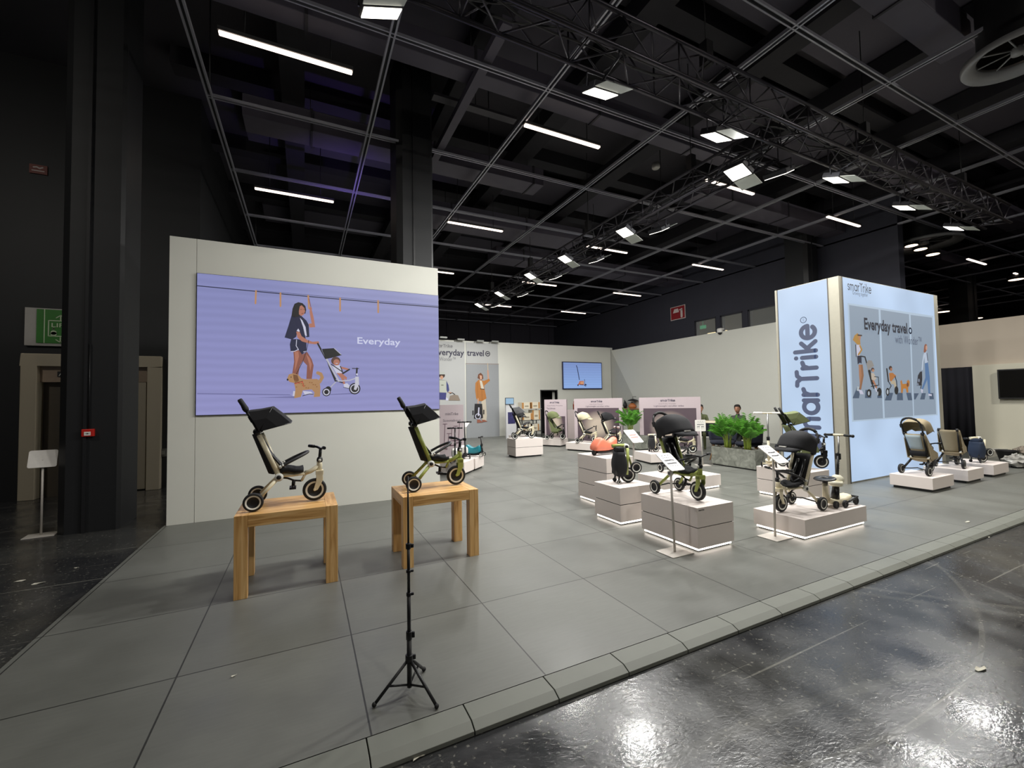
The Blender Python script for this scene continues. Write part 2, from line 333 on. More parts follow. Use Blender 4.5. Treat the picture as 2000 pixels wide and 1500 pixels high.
# upper wall with windows to the right, behind the booth wall
XW = 15.5
def wz(px, py): return GX(px, py, XW)
wr = MB(); ya, yb = 6.0, 25.0
y1, y2 = wz(1356, 625).y, wz(1398, 620).y; y3, y4 = wz(1406, 617).y, wz(1450, 611).y; y5, y6 = wz(1460, 608).y, wz(1530, 590).y
zt = wz(1420, 614).z; zb = 3.6
wr.bb(XW, XW + .3, y1, yb, HZ, 8.2).bb(XW, XW + .3, y6, y1, zt, 8.2).bb(XW, XW + .3, y6, y1, HZ, zb).bb(XW, XW + .3, y3, y2, zb, zt).bb(XW, XW + .3, y5, y4, zb, zt).bb(XW, XW + .3, ya, y6, HZ, 8.2)
struct('wall_right', wr, mat((54, 55, 66), .7, var=.1, vs=5))
GL = node_mat(lambda n, N, L, b: (b.inputs['Base Color'].__setattr__('default_value', (.6, .62, .6, 1)), b.inputs['Roughness'].__setattr__('default_value', .08), b.inputs['Alpha'].__setattr__('default_value', .25)))
for i, (a, b_) in enumerate(((y1, y2), (y3, y4), (y5, y6))):
    f = struct('window_%d' % (i + 1), MB().bb(XW + .02, XW + .06, b_, b_ + .05, zb, zt).bb(XW + .02, XW + .06, a - .05, a, zb, zt).bb(XW + .02, XW + .06, b_, a, zt - .05, zt), DMETAL)
    MB().bb(XW + .05, XW + .06, b_, a, zb, zt).obj('window_pane', GL, f)
struct('wall_back_gallery', MB().bb(XW + 3, XW + 3.1, 10.5, 20, HZ, 7.0), mat((128, 122, 104), .8))
for i in range(3):
    g_ = tag(MB().bb(XW + 2, XW + 2.1, 13.2 + i * 2.2, 14.2 + i * 2.2, 4.6, 4.66).tube([(XW + 2.05, 13.7 + i * 2.2, 4.66), (XW + 2.05, 13.7 + i * 2.2, 7.5)], .01, 6).obj('strip_light', mat((250, 225, 170), emis=2.5)), 'warm strip light %s behind the high windows' % ('beside the exit sign', 'in the middle', 'farthest from the lightbox')[i], 'light')
ex = MB().bb(XW + .9, XW + .95, 13.3, 13.6, 4.35, 4.5).tube([(XW + .92, 13.45, 4.5), (XW + .92, 13.45, 7.6)], .008, 6).obj('exit_sign', mat((60, 160, 110), emis=.8)); tag(ex, 'small green glowing exit sign seen through the high window', 'sign'); ex.location = GX(1373, 639, XW + 1) - Vector((XW + .92, 13.45, 4.42))
# beige hall wall at the right with a curtain door
XB = 16.4
A_ = GX(1840, 635, XB); B_ = GX(1902, 714, XB)
struct('wall_right_beige', MB().bb(XB, XB + .2, -6, 6.0, HZ, A_.z), mat((196, 184, 168), .8, var=.04, vs=2))
struct('wall_right_low', MB().bb(XB - .12, XB, -6, B_.y, HZ, B_.z), mat((214, 210, 192), .8, var=.03, vs=2))
struct('baseboard_right', MB().bb(XB - .14, XB - .12, -6, B_.y, HZ, .12), mat((150, 146, 130), .7))
cu = MB(); rows = []
for j in range(2):
    rows.append([(XB - .04 + .02 * math.sin(i * 1.3), B_.y + (GX(1838, 725, XB).y - B_.y + .8) * i / 40, [HZ, B_.z - .03][j]) for i in range(41)])
cu.grid(rows); c_ = cu.obj('doorway_curtain', mat((24, 24, 32), .95), solid=.01); tag(c_, 'black curtain hanging over the doorway beside the lightbox', 'curtain')
struct('wall_far_right', MB().bb(49.8, 50, -14, 27, HZ, 8.2), DARKP)
# elevator
el = MB().bb(-4.62, -4.40, 10.78, 11.1, HZ, 2.40).bb(-2.82, -2.6, 10.78, 11.1, HZ, 2.40).bb(-4.62, -2.6, 10.78, 11.1, 2.40, 2.62)
fr = struct('door_1', el, M_STEEL, bevel=.01)
MB().bb(-4.40, -2.82, 11.02, 11.06, HZ, 2.2).obj('door_surround', mat((96, 88, 76), .4, .3), fr)
for a, b_ in ((-4.12, -3.62), (-3.58, -2.86)): MB().bb(a, b_, 10.9, 10.94, HZ + .02, 2.1).obj('door_leaf', M_STEEL, fr, bevel=.004)
MB().bb(-4.40, -2.82, 10.89, 11.03, 2.1, 2.4).obj('door_header', mat((170, 150, 130), .4, .3), fr)
pl = MB().bb(-4.16, -3.8, 10.87, 10.89, 2.2, 2.3).obj('number_plate', BLACK, fr); text('AZ 70', (-4.14, 10.868, 2.215), (1, 0, 0), (0, 0, 1), .28, .07, WHT, pl)
# lift sign
LS = thing('lift_sign', 'green and white sign with a lift pictogram above the elevator', 'sign')
MB().bb(-4.6, -3.1, 10.84, 10.9, 2.77, 3.47).obj('sign_board', mat((176, 172, 166), .5), LS)
MB().bb(-4.44, -3.14, 10.83, 10.84, 2.82, 3.45).obj('green_field', mat((50, 122, 38), .5), LS)
mk = MB(); W_ = mat((196, 212, 176), .5); ax = -4.112
mk.bb(-4.34, -4.327, 10.825, 10.83, 2.82, 3.45)
for (a, b_) in (((-4.275, 2.955), (-4.275, 3.245)), ((-4.275, 3.245), (-3.95, 3.245)), ((-4.275, 2.955), (-3.95, 2.955)), ((-3.95, 2.955), (-3.95, 3.245)), ((ax, 3.26), (ax, 3.35)), ((ax, 2.84), (ax, 2.935)), ((ax - .06, 3.3), (ax, 3.35)), ((ax + .06, 3.3), (ax, 3.35)), ((ax - .06, 2.89), (ax, 2.84)), ((ax + .06, 2.89), (ax, 2.84))):
    ribbon(mk, [a, b_], .016, lambda x, y, l: (x, 10.824, y))
ribbon(mk, [(-4.205, 2.995), (-4.205, 3.02)], .085, lambda x, y, l: (x, 10.824, y)); ribbon(mk, [(-4.205, 3.09), (-4.205, 3.095)], .034, lambda x, y, l: (x, 10.823, y)); ribbon(mk, [(-4.03, 2.99), (-4.03, 3.01)], .085, lambda x, y, l: (x, 10.824, y)); ribbon(mk, [(-4.03, 3.09), (-4.03, 3.095)], .034, lambda x, y, l: (x, 10.823, y))
mk.obj('pictogram', W_, LS); text('LIFT', (-4.235, 10.822, 3.125), (1, 0, 0), (0, 0, 1), .25, .075, W_, LS, bold=.012)
# columns
def column(name, x0, y0, s=.66, pipe=True):
    c = .1; P = [(x0 + c, y0), (x0 + s - c * .4, y0), (x0 + s, y0 + c * .4), (x0 + s, y0 + s), (x0, y0 + s), (x0, y0 + c)]
    o = struct(name, MB().prism([(a, b_, HZ) for a, b_ in P], (0, 0, 8.3)), DARKP)
    MB().bb(x0 + s * .42, x0 + s * .47, y0 - .03, y0, HZ, 8.2).obj('cable_duct', BLACK, o); return o
column('column_1', -2.93, 7.64); column('column_2', 1.55, 7.9, .68)
column('column_3', 14.5, 7.97, .665); column('column_4', 26.9, 7.95, .72)
fa = thing('fire_alarm', 'small red fire alarm call point on the black column', 'alarm', tuple(GY(174, 845, 7.64)))
MB().box((0, -.025, 0), (.125, .05, .1)).obj('housing', mat((190, 34, 26), .4), fa, bevel=.006); MB().box((0, -.052, -.01), (.065, .006, .05)).obj('glass_panel', WHT, fa)
mk = MB(); ribbon(mk, [(-.02, -.01), (.02, -.01)], .006, lambda x, y, l: (x, -.0555, y)); ribbon(mk, [(0, -.01), (.001, -.01)], .016, lambda x, y, l: (x, -.0556, y)); mk.obj('mark', BLACK, fa)
MB().tube([(0, -.015, .05), (0, -.015, 1.2)], .006).obj('cable', BLACK, fa)
fs = thing('fire_notice', 'small dim red notice high on the far left wall', 'sign', tuple(GY(75, 331, 10.88))); MB().box((0, 0, 0), (.24, .02, .17)).obj('plate', mat((120, 70, 62), .6), fs)
picture('mark', lambda x, y, l: (x, -.0105 - l, y), [((190, 180, 175), 'l', [(-.08, -.03), (.08, -.03)], .02), ((190, 180, 175), 'l', [(-.06, .03), (-.02, .04), (.02, .02), (.06, .04)], .025)], fs)
ws = thing('wall_socket', 'grey light switch plate beside the elevator frame', 'switch', tuple(GY(318, 884, 10.89))); MB().box((0, 0, 0), (.14, .03, .16)).obj('plate', mat((90, 90, 84)), ws); MB().box((0, -.02, 0), (.06, .01, .08)).obj('rocker', mat((130, 130, 124)), ws)
# fire hose notice on the far wall
fp = GX(1324, 611, XW - .02); fh = thing('fire_hose_sign', 'square red sign with white fire symbols high on the dark wall', 'sign', tuple(fp))
MB().box((0, 0, 0), (.02, .86, .62)).obj('sign_board', mat((214, 205, 200), .5), fh)
picture('symbols', lambda x, y, l: (-.011 - l, -x, y), [((150, 30, 38), 'p', [(-.4, -.28), (.4, -.28), (.4, .28), (-.4, .28)]), ((225, 210, 205), 'p', [(-.28, .02), (.08, .02), (.02, .2), (-.2, .2)]), ((225, 210, 205), 'l', [(.22, .12), (.22, -.2)], .12), ((225, 210, 205), 'l', [(.1, .12), (.2, .12)], .05)], fh)
# ================================================================== BOOTH WALLS
YA = 7.29
struct('wall_front_left', MB().bb(-1.68, -1.375, YA, YA + .12, 0, 3.98).bb(-1.37, 2.13, YA, YA + .12, 0, 3.98), WALLP)
YB = 17.35; XC = 14.17
dl, dr, dt = GY(1057, 800, YB).x, GY(1088, 800, YB).x, GY(1070, 763, YB).z
struct('wall_back_booth', MB().bb(3.0, dl, YB, YB + .12, 0, 4.2).bb(dr, XC + .1, YB, YB + .12, 0, 4.2).bb(dl, dr, YB, YB + .12, dt, 4.2), WALLP)
d2 = struct('door_2', MB().bb(dl - .04, dl, YB - .02, YB + .14, 0, dt + .04).bb(dr, dr + .04, YB - .02, YB + .14, 0, dt + .04).bb(dl - .04, dr + .04, YB - .02, YB + .14, dt, dt + .04), mat((60, 60, 60), .5))
struct('wall_back_store', MB().bb(dl - .5, dr + .8, YB + 1.2, YB + 1.3, 0, 3.2), mat((20, 20, 22), .8)); MB().bb(dl + .95, dr - .05, YB + .3, YB + .34, 0, dt - .02).obj('door_leaf', WALLP, d2)
struct('wall_right_booth', MB().bb(XC, XC + .12, 5.4, YB, 0, 4.06), WALLP)
struct('trim_2', MB().bb(XC - .02, XC, YB - .04, YB, 0, 4.1), mat((150, 150, 146)))
st = MB(); p_ = [GX(1193, 684, XC - .03), GX(1245, 775, XC - .03)]
# slanted stiffening panel on the right booth wall
struct('trim_3', MB().prism([(XC - .012, YB - .02, 4.06), (XC - .012, YB - .02, 1.2), (XC - .012, GX(1245, 775, XC).y, 1.2)], (.01, 0, 0)), mat((186, 186, 178), .75))
sc_ = thing('security_camera', 'white dome security camera on top of the booth wall', 'camera', tuple(GX(1406, 648, XC - .05)))
MB().box((.05, 0, .1), (.18, .16, .06)).obj('bracket', WHT, sc_, bevel=.01); MB().lathe((0, 0, 0), (0, 0, 1), [(.0, .1), (.1, .1), (.1, .0), (.085, -.03)]).obj('housing', WHT, sc_); MB().ball((0, 0, -.04), .075).obj('dome', BLACK, sc_)
# ---- video wall
VW = thing('video_wall', 'large lit video wall showing a woman with stroller and dog', 'screen')
MB().bb(-1.365, 2.13, YA - .025, YA, 1.48, 3.49).obj('housing', BLACK, VW)
scr = MB().bb(-1.36, 2.125, YA - .029, YA - .025, 1.485, 3.485).obj('screen', m_screen((138, 142, 192), (152, 152, 204), .88, 2.48, 1.0), VW)
SK = (178, 116, 96); NV = (24, 28, 60); DK = (16, 16, 20); WH = (205, 205, 225); TAN = (176, 134, 92); SKD = (140, 84, 70)
a = conv(4, 370, 520, [((30, 34, 62), 'l', [(58, 152), (518, 196), (928, 236), (1474, 284), (1942, 320)], 7), ((60, 66, 104), 'l', [(518, 188), (1474, 272), (1942, 310)], 3)] +
    [((190, 140, 96), 'l', [(x, y0), (x + d, y1)], 13) for x, d, y0, y1 in ((520, -4, 192, 290), (711, 0, 210, 312), (1177, 0, 250, 348), (1474, 1, 270, 360), (928, 6, 230, 330))] +
    [((118, 118, 168), 'p', [(520, 1026), (830, 1014), (830, 1030)]), ((122, 122, 172), 'p', [(60, 990), (780, 1000), (800, 1010), (60, 1000)]), ((118, 118, 168), 'p', [(1080, 1000), (1260, 990), (1300, 998), (1090, 1006)])])
s_ = 6.82
b = conv(s_, 540, 570, [
    (SKD, 'p', [(225, 795), (300, 775), (350, 835), (360, 900), (310, 990), (290, 1110), (210, 1090), (235, 930)]), (SKD, 'p', [(350, 830), (410, 800), (470, 900), (495, 980), (470, 1160), (398, 1160), (408, 980), (360, 930)]),
    (SK, 'p', [(240, 800), (290, 790), (300, 860), (262, 1000), (240, 1060), (250, 930)]), (SK, 'p', [(395, 830), (440, 880), (470, 960), (450, 1060), (435, 960)]),
    (WH, 'p', [(225, 1320), (290, 1330), (280, 1390), (215, 1390)]), (WH, 'p', [(350, 1320), (460, 1330), (490, 1360), (380, 1375)]), (DK, 'l', [(350, 1385), (400, 1370), (440, 1360), (490, 1362)], 9),
    (SK, 'p', [(430, 425), (470, 420), (455, 350), (440, 260), (455, 215), (470, 240), (492, 330), (516, 470), (440, 475)]), (SKD, 'l', [(432, 90), (458, 200)], 9), (SK, 'e', (455, 225), 16, 26),
    (NV, 'p', [(205, 300), (160, 450), (108, 608), (210, 635), (262, 600), (300, 420), (270, 320)]), (NV, 'p', [(250, 320), (330, 318), (400, 385), (430, 440), (438, 600), (400, 605), (380, 560), (390, 640), (300, 600), (262, 520)]),
    (WH, 'p', [(312, 345), (345, 380), (388, 470), (405, 590), (380, 580), (355, 470)]), ((24, 26, 60), 'p', [(250, 330), (300, 340), (330, 430), (345, 600), (300, 560), (270, 460)]), (WH, 'p', [(268, 520), (290, 488), (312, 525), (300, 532)]),
    (NV, 'p', [(195, 630), (275, 630), (400, 650), (400, 790), (340, 835), (295, 770), (230, 795), (188, 790), (178, 700)]), (WH, 'l', [(268, 640), (262, 720), (292, 768), (240, 792), (195, 795)], 9), (WH, 'l', [(360, 800), (400, 790)], 8),
    (SK, 'p', [(262, 530), (308, 530), (335, 590), (410, 640), (480, 665), (560, 658), (572, 685), (520, 698), (440, 690), (340, 660), (280, 610)]),
    ((20, 14, 16), 'p', [(200, 320), (215, 220), (240, 160), (290, 138), (345, 150), (385, 190), (396, 240), (385, 290), (350, 290), (300, 330), (240, 340)]), (SK, 'p', [(296, 200), (335, 178), (372, 215), (382, 262), (362, 305), (332, 322), (300, 300)]),
    ((90, 40, 40), 'l', [(335, 292), (358, 284)], 6), ((70, 40, 36), 'l', [(318, 235), (340, 232)], 5), ((70, 40, 36), 'l', [(358, 232), (372, 234)], 5), (DK, 'p', [(240, 160), (330, 150), (310, 200), (290, 300), (250, 330), (215, 300)]),
    (DK, 'l', [(430, 645), (400, 780), (350, 930), (262, 1100)], 7),
    ((186, 186, 200), 'l', [(670, 900), (830, 1190)], 24), (DK, 'p', [(664, 905), (690, 960), (795, 1160), (775, 1190), (700, 1010)]), (DK, 'l', [(550, 690), (655, 885)], 22), ((130, 130, 150), 'l', [(600, 770), (640, 850)], 6),
    (DK, 'p', [(606, 760), (765, 750), (872, 842), (730, 880), (655, 895)]), ((190, 190, 204), 'l', [(770, 752), (860, 834)], 8),
    ((90, 60, 50), 'e', (790, 920), 62, 55), (SK, 'e', (800, 940), 42, 44), (WH, 'l', [(790, 952), (815, 952)], 8), (WH, 'p', [(740, 985), (850, 975), (870, 1080), (800, 1090)]), (SK, 'l', [(868, 1010), (950, 1032)], 26), (DK, 'l', [(730, 965), (870, 1060)], 12), (DK, 'l', [(850, 990), (890, 1090)], 12),
    (DK, 'l', [(880, 1090), (970, 1034)], 20), (SK, 'p', [(800, 1080), (870, 1085), (940, 1140), (930, 1180), (905, 1150), (915, 1230), (890, 1230), (860, 1150)]), (WH, 'p', [(895, 1230), (940, 1215), (1000, 1275), (985, 1290), (900, 1270)]), (DK, 'l', [(893, 1272), (985, 1292)], 7),
    (DK, 'l', [(790, 1200), (780, 1180), (880, 1210)], 14), ((180, 180, 195), 'l', [(790, 1200), (690, 1300)], 14), ((190, 190, 204), 'l', [(820, 1190), (970, 1180), (1060, 1150)], 14), (DK, 'e', (690, 1300), 40, 42),
    (DK, 'e', (665, 1335), 56, 56), (WH, 'e', (665, 1335), 44, 44), (DK, 'e', (665, 1335), 30, 30), (DK, 'e', (1042, 1290), 76, 76), (WH, 'e', (1042, 1290), 60, 60), (DK, 'e', (1042, 1290), 48, 48),
    ((200, 200, 212), 'p', [(1050, 1130), (1095, 1130), (1100, 1230), (1060, 1310), (1030, 1300), (1045, 1230)]), (DK, 'l', [(1072, 1020), (1066, 1110)], 22), (DK, 'l', [(1010, 1020), (1095, 1022)], 10), (WH, 'e', (1072, 1100), 14, 14),
    (TAN, 'p', [(140, 1160), (165, 1100), (220, 1085), (290, 1105), (330, 1150), (380, 1165), (470, 1160), (540, 1160), (570, 1180), (585, 1270), (580, 1395), (495, 1402), (505, 1340), (470, 1300), (350, 1312), (325, 1400), (235, 1418), (252, 1300), (235, 1215), (175, 1200)]),
    (TAN, 'l', [(575, 1200), (610, 1140), (590, 1095), (550, 1080)], 44), ((120, 78, 44), 'p', [(222, 1100), (280, 1110), (300, 1180), (250, 1210), (228, 1160)]), (DK, 'e', (148, 1170), 12, 14), (DK, 'e', (195, 1135), 7, 7), ((200, 70, 50), 'l', [(245, 1222), (345, 1195), (362, 1260)], 12), (DK, 'l', [(240, 1218), (350, 1188)], 5)]
    + [((150, 104, 62), 'e', (255 + (i * 47) % 300, 1190 + (i * 29) % 100), 10, 8) for i in range(16)])
picture('picture', onY(YA - .0295), a + b, VW, emis=.85, step=.0003)
o_ = GY(698, 672, YA - .058); e_ = GY(782, 672, YA - .058)
text('Everyday', (o_.x, YA - .058, GY(698, 672, YA).z), (1, 0, 0), (0, 0, 1), e_.x - o_.x, .105, mat((205, 208, 235), emis=.9), VW, bold=.015)
# ---- banners on the back wall
def banner(label, x0, x1, z0, z1, shapes, s, ox, oy, col=(182, 183, 182)):
    t = thing('wall_banner', label, 'poster'); MB().bb(x0, x1, YB - .03, YB, z0, z1).obj('panel', mat(col, .7, var=.02, vs=2), t)
    picture('picture', onY(YB - .032), conv(s, ox, oy, shapes), t, step=.001); return t
bx = [GY(px, 760, YB).x for px in (800, 908, 911, 973)]
S1 = [((60, 40, 32), 'e', (95, 592), 42, 40), ((196, 148, 120), 'e', (90, 622), 22, 26), ((180, 184, 178), 'p', [(60, 545), (130, 545), (136, 580), (55, 580)]), ((70, 70, 74), 'l', [(50, 655), (158, 668)], 8), ((186, 190, 178), 'p', [(0, 655), (160, 665), (165, 835), (0, 835)]), ((60, 66, 120), 'p', [(155, 665), (186, 730), (196, 800), (176, 835), (158, 800)]),
      ((120, 124, 110), 'e', (100, 730), 20, 8), ((62, 64, 122), 'p', [(0, 828), (155, 835), (150, 932), (0, 932)]), ((190, 140, 110), 'l', [(190, 830), (230, 838)], 12), (DK, 'l', [(205, 850), (240, 835), (275, 860)], 8), ((140, 126, 112), 'p', [(190, 945), (205, 880), (260, 862), (320, 872), (350, 945)]), (WH, 'p', [(150, 900), (180, 915), (178, 945), (148, 945)])]
b1 = banner('tall pale banner with a person in a white cap beside a stroller', bx[0], bx[1], .02, 4.14, S1, 7.143, 850, 650)
S2 = [((150, 153, 156), 'p', [(432, 442), (884, 446), (899, 1448), (440, 1474)]), ((140, 130, 126), 'l', [(432, 430), (882, 438)], 12), ((200, 180, 150), 'l', [(732, 425), (736, 520)], 8), ((196, 148, 124), 'l', [(735, 530), (742, 640)], 20), ((110, 66, 44), 'p', [(590, 632), (600, 580), (635, 558), (666, 590), (672, 640), (640, 660)]), ((206, 160, 136), 'p', [(618, 590), (652, 598), (652, 645), (628, 655)]),
      ((200, 190, 172), 'p', [(650, 930), (704, 925), (722, 1150), (714, 1225), (655, 1215), (640, 1020)]), ((178, 116, 56), 'p', [(605, 655), (562, 700), (558, 800), (572, 912), (600, 950), (652, 955), (716, 915), (690, 790), (682, 738), (765, 665), (752, 640), (680, 672), (640, 660)]), ((206, 200, 184), 'p', [(618, 662), (650, 670), (682, 780), (642, 782)]), ((40, 34, 34), 'l', [(632, 782), (684, 788)], 10),
      ((140, 88, 40), 'l', [(650, 800), (655, 940)], 5), ((140, 88, 40), 'l', [(590, 700), (596, 900)], 4), ((206, 160, 136), 'l', [(598, 920), (598, 985)], 14), ((34, 32, 36), 'p', [(552, 990), (655, 990), (668, 1190), (540, 1198)]), (WH, 'e', (597, 1165), 40, 40), ((34, 32, 36), 'e', (597, 1165), 30, 30), (WH, 'p', [(600, 1040), (618, 1042), (612, 1160), (594, 1160)]), ((34, 32, 36), 'l', [(528, 1090), (528, 1140)], 16), ((34, 32, 36), 'l', [(678, 1080), (678, 1130)], 16),
      ((150, 92, 74), 'p', [(585, 1210), (620, 1212), (668, 1250), (585, 1256)]), ((150, 92, 74), 'p', [(652, 1212), (690, 1215), (732, 1238), (660, 1244)])]
b2 = banner('tall pale banner with a woman in an orange coat holding a strap', bx[2], bx[3], .02, 4.14, S2, 7.143, 850, 650)
def yt(s, px0, px1, py, cap, m, par, bold=0., Y=YB - .036):
    a_, b__ = GY(px0, py, Y), GY(px1, py, Y); return text(s, (a_.x, Y, a_.z), (1, 0, 0), (0, 0, 1), b__.x - a_.x, cap, m, par, bold=bold)
INK = mat((62, 60, 78), .7)
o_ = GY(846, 678, YB - .036); logo(o_, (1, 0, 0), (0, 0, 1), GY(884, 678, YB - .036).x - o_.x, mat((96, 94, 100)), b1, w=.16)
yt('Everyday', 848, 906.5, 693, .26, INK, b1, .02); yt('travel', 912, 945, 694.5, .26, INK, b2, .02); yt('with Wonder\u2122', 843, 890, 704, .16, mat((120, 120, 124)), b1)
mk = MB(); c0 = GY(952.5, 691, YB - .036); ribbon(mk, arc(c0.x, c0.z, .1, 0, 360, 16), .035, lambda x, y, l: (x, YB - .036, y)); ribbon(mk, [(c0.x - .04, c0.z), (c0.x + .04, c0.z + .01)], .05, lambda x, y, l: (x, YB - .037, y)); mk.obj('round_mark', INK, b2)
for px, py in ((866, 659), (900, 663), (938, 666), (967, 667)):
    q = GY(px, py, YB - .2); l_ = thing('picture_light', 'small white spotlight clipped on the banner top, %s' % {866: 'nearest the video wall', 900: 'second from the video wall', 938: 'above the letters of travel', 967: 'farthest from the video wall'}[px], 'light', (q.x, q.y, q.z))
    MB().box((0, 0, 0), (.32, .1, .07)).obj('lamp_head', mat((150, 152, 148), .4), l_, bevel=.01); MB().tube([(-.1, 0, 0), (-.22, .12, -.02), (-.22, .2, -.1)], .015).obj('arm', METAL, l_)
# ---- television on the back wall
tv = thing('television', 'wall-mounted screen showing an orange scooter on pale blue', 'television'); tx0, tx1 = GY(1097, 735, YB).x, GY(1173.5, 735, YB).x
MB().bb(tx0, tx1, YB - .1, YB - .03, 2.07, 3.41).obj('frame', mat((24, 28, 70), .3), tv, bevel=.01); MB().bb(tx0 + .5, tx1 - .5, YB - .03, YB, 2.4, 3.0).obj('wall_mount', BLACK, tv); MB().bb(tx0 + .04, tx1 - .04, YB - .103, YB - .1, 2.12, 3.37).obj('screen', m_screen((128, 152, 208), (146, 180, 236), .88, 2.7, .6), tv)
picture('picture', onY(YB - .105), conv(16.67, 1080, 690, [((24, 30, 70), 'l', [(760, 400), (790, 470), (860, 860)], 22), ((196, 112, 80), 'p', [(860, 905), (1000, 900), (1005, 1020), (830, 1030), (815, 1005), (850, 960)]), ((220, 160, 120), 'p', [(890, 930), (990, 920), (990, 1000), (900, 1000)]), (WH, 'l', [(1008, 890), (1012, 1000)], 14), ((20, 20, 60), 'l', [(1028, 850), (1032, 1000)], 14), ((60, 24, 20), 'l', [(880, 1020), (1010, 1032)], 18), ((40, 20, 20), 'e', (815, 1040), 20, 28), ((20, 24, 60), 'e', (1060, 1035), 34, 42), ((150, 170, 220), 'e', (1070, 1045), 14, 16)]), tv, emis=.8, step=.001)
t2 = thing('television', 'switched-off black television on the beige wall at the right', 'television'); q0, q1 = GX(1948, 722, XB - .2), GX(1948, 779, XB - .2)
MB().bb(XB - .24, XB - .18, q0.y - 2.2, q0.y, q1.z, q0.z).obj('frame', BLACK, t2, bevel=.01); MB().bb(XB - .18, XB - .12, q0.y - 1.4, q0.y - .8, q1.z + .2, q0.z - .2).obj('wall_mount', BLACK, t2); MB().bb(XB - .243, XB - .24, q0.y - 2.17, q0.y - .03, q1.z + .03, q0.z - .03).obj('screen', mat((10, 10, 12), .15), t2)
# ================================================================== LIGHTBOX TOWER
LX, LY = 8.78, 4.29; LX2, LY2 = 12.72, 5.46; LH = 3.79
LB = thing('lightbox_tower', 'tall glowing white lightbox tower with rounded dark lettering and travel pictures', 'lightbox')
FRM = mat((168, 164, 150), .45, .3)
MB().bb(LX, LX2, LY, LY2, 0, LH).obj('frame', FRM, LB)
def m_glow(c, s):
    def f(n, N, L, b):
        tc = N.new('ShaderNodeTexCoord'); nz = N.new('ShaderNodeTexNoise'); nz.inputs['Scale'].default_value = .9; nz.inputs['Detail'].default_value = 1; L.new(tc.outputs['Object'], nz.inputs['Vector'])
        r = _ramp(N, [(.3, .9), (.7, 1.12)]); L.new(nz.outputs['Fac'], r.inputs[0]); m = N.new('ShaderNodeMix'); m.data_type = 'RGBA'; m.blend_type = 'MULTIPLY'; m.inputs[0].default_value = 1
        m.inputs['A'].default_value = (*lin(c), 1); L.new(r.outputs[0], m.inputs['B']); L.new(m.outputs['Result'], b.inputs['Emission Color']); b.inputs['Emission Strength'].default_value = s
        b.inputs['Base Color'].default_value = (.05, .05, .05, 1)
    return node_mat(f)
GLOW = m_glow((172, 195, 224), 1.0)
fx0, fx1 = GY(1651, 700, LY).x, GY(1829, 700, LY).x; ly0, ly1 = GX(1622, 700, LX).y, GX(1524, 700, LX).y
MB().bb(fx0, fx1, LY - .006, LY, .03, LH - .01).obj('light_panel', GLOW, LB)
MB().bb(LX - .006, LX, ly0, ly1, .03, LH - .01).obj('light_panel', GLOW, LB)
MB().bb(LX - .012, LX, ly0 - .012, ly0, 0, LH).bb(LX - .012, LX, ly1, ly1 + .012, 0, LH).bb(fx0 - .012, fx0, LY - .012, LY, 0, LH).obj('frame_seam', mat((70, 66, 62)), LB)
BL = mat((78, 90, 124), .6, emis=.75)
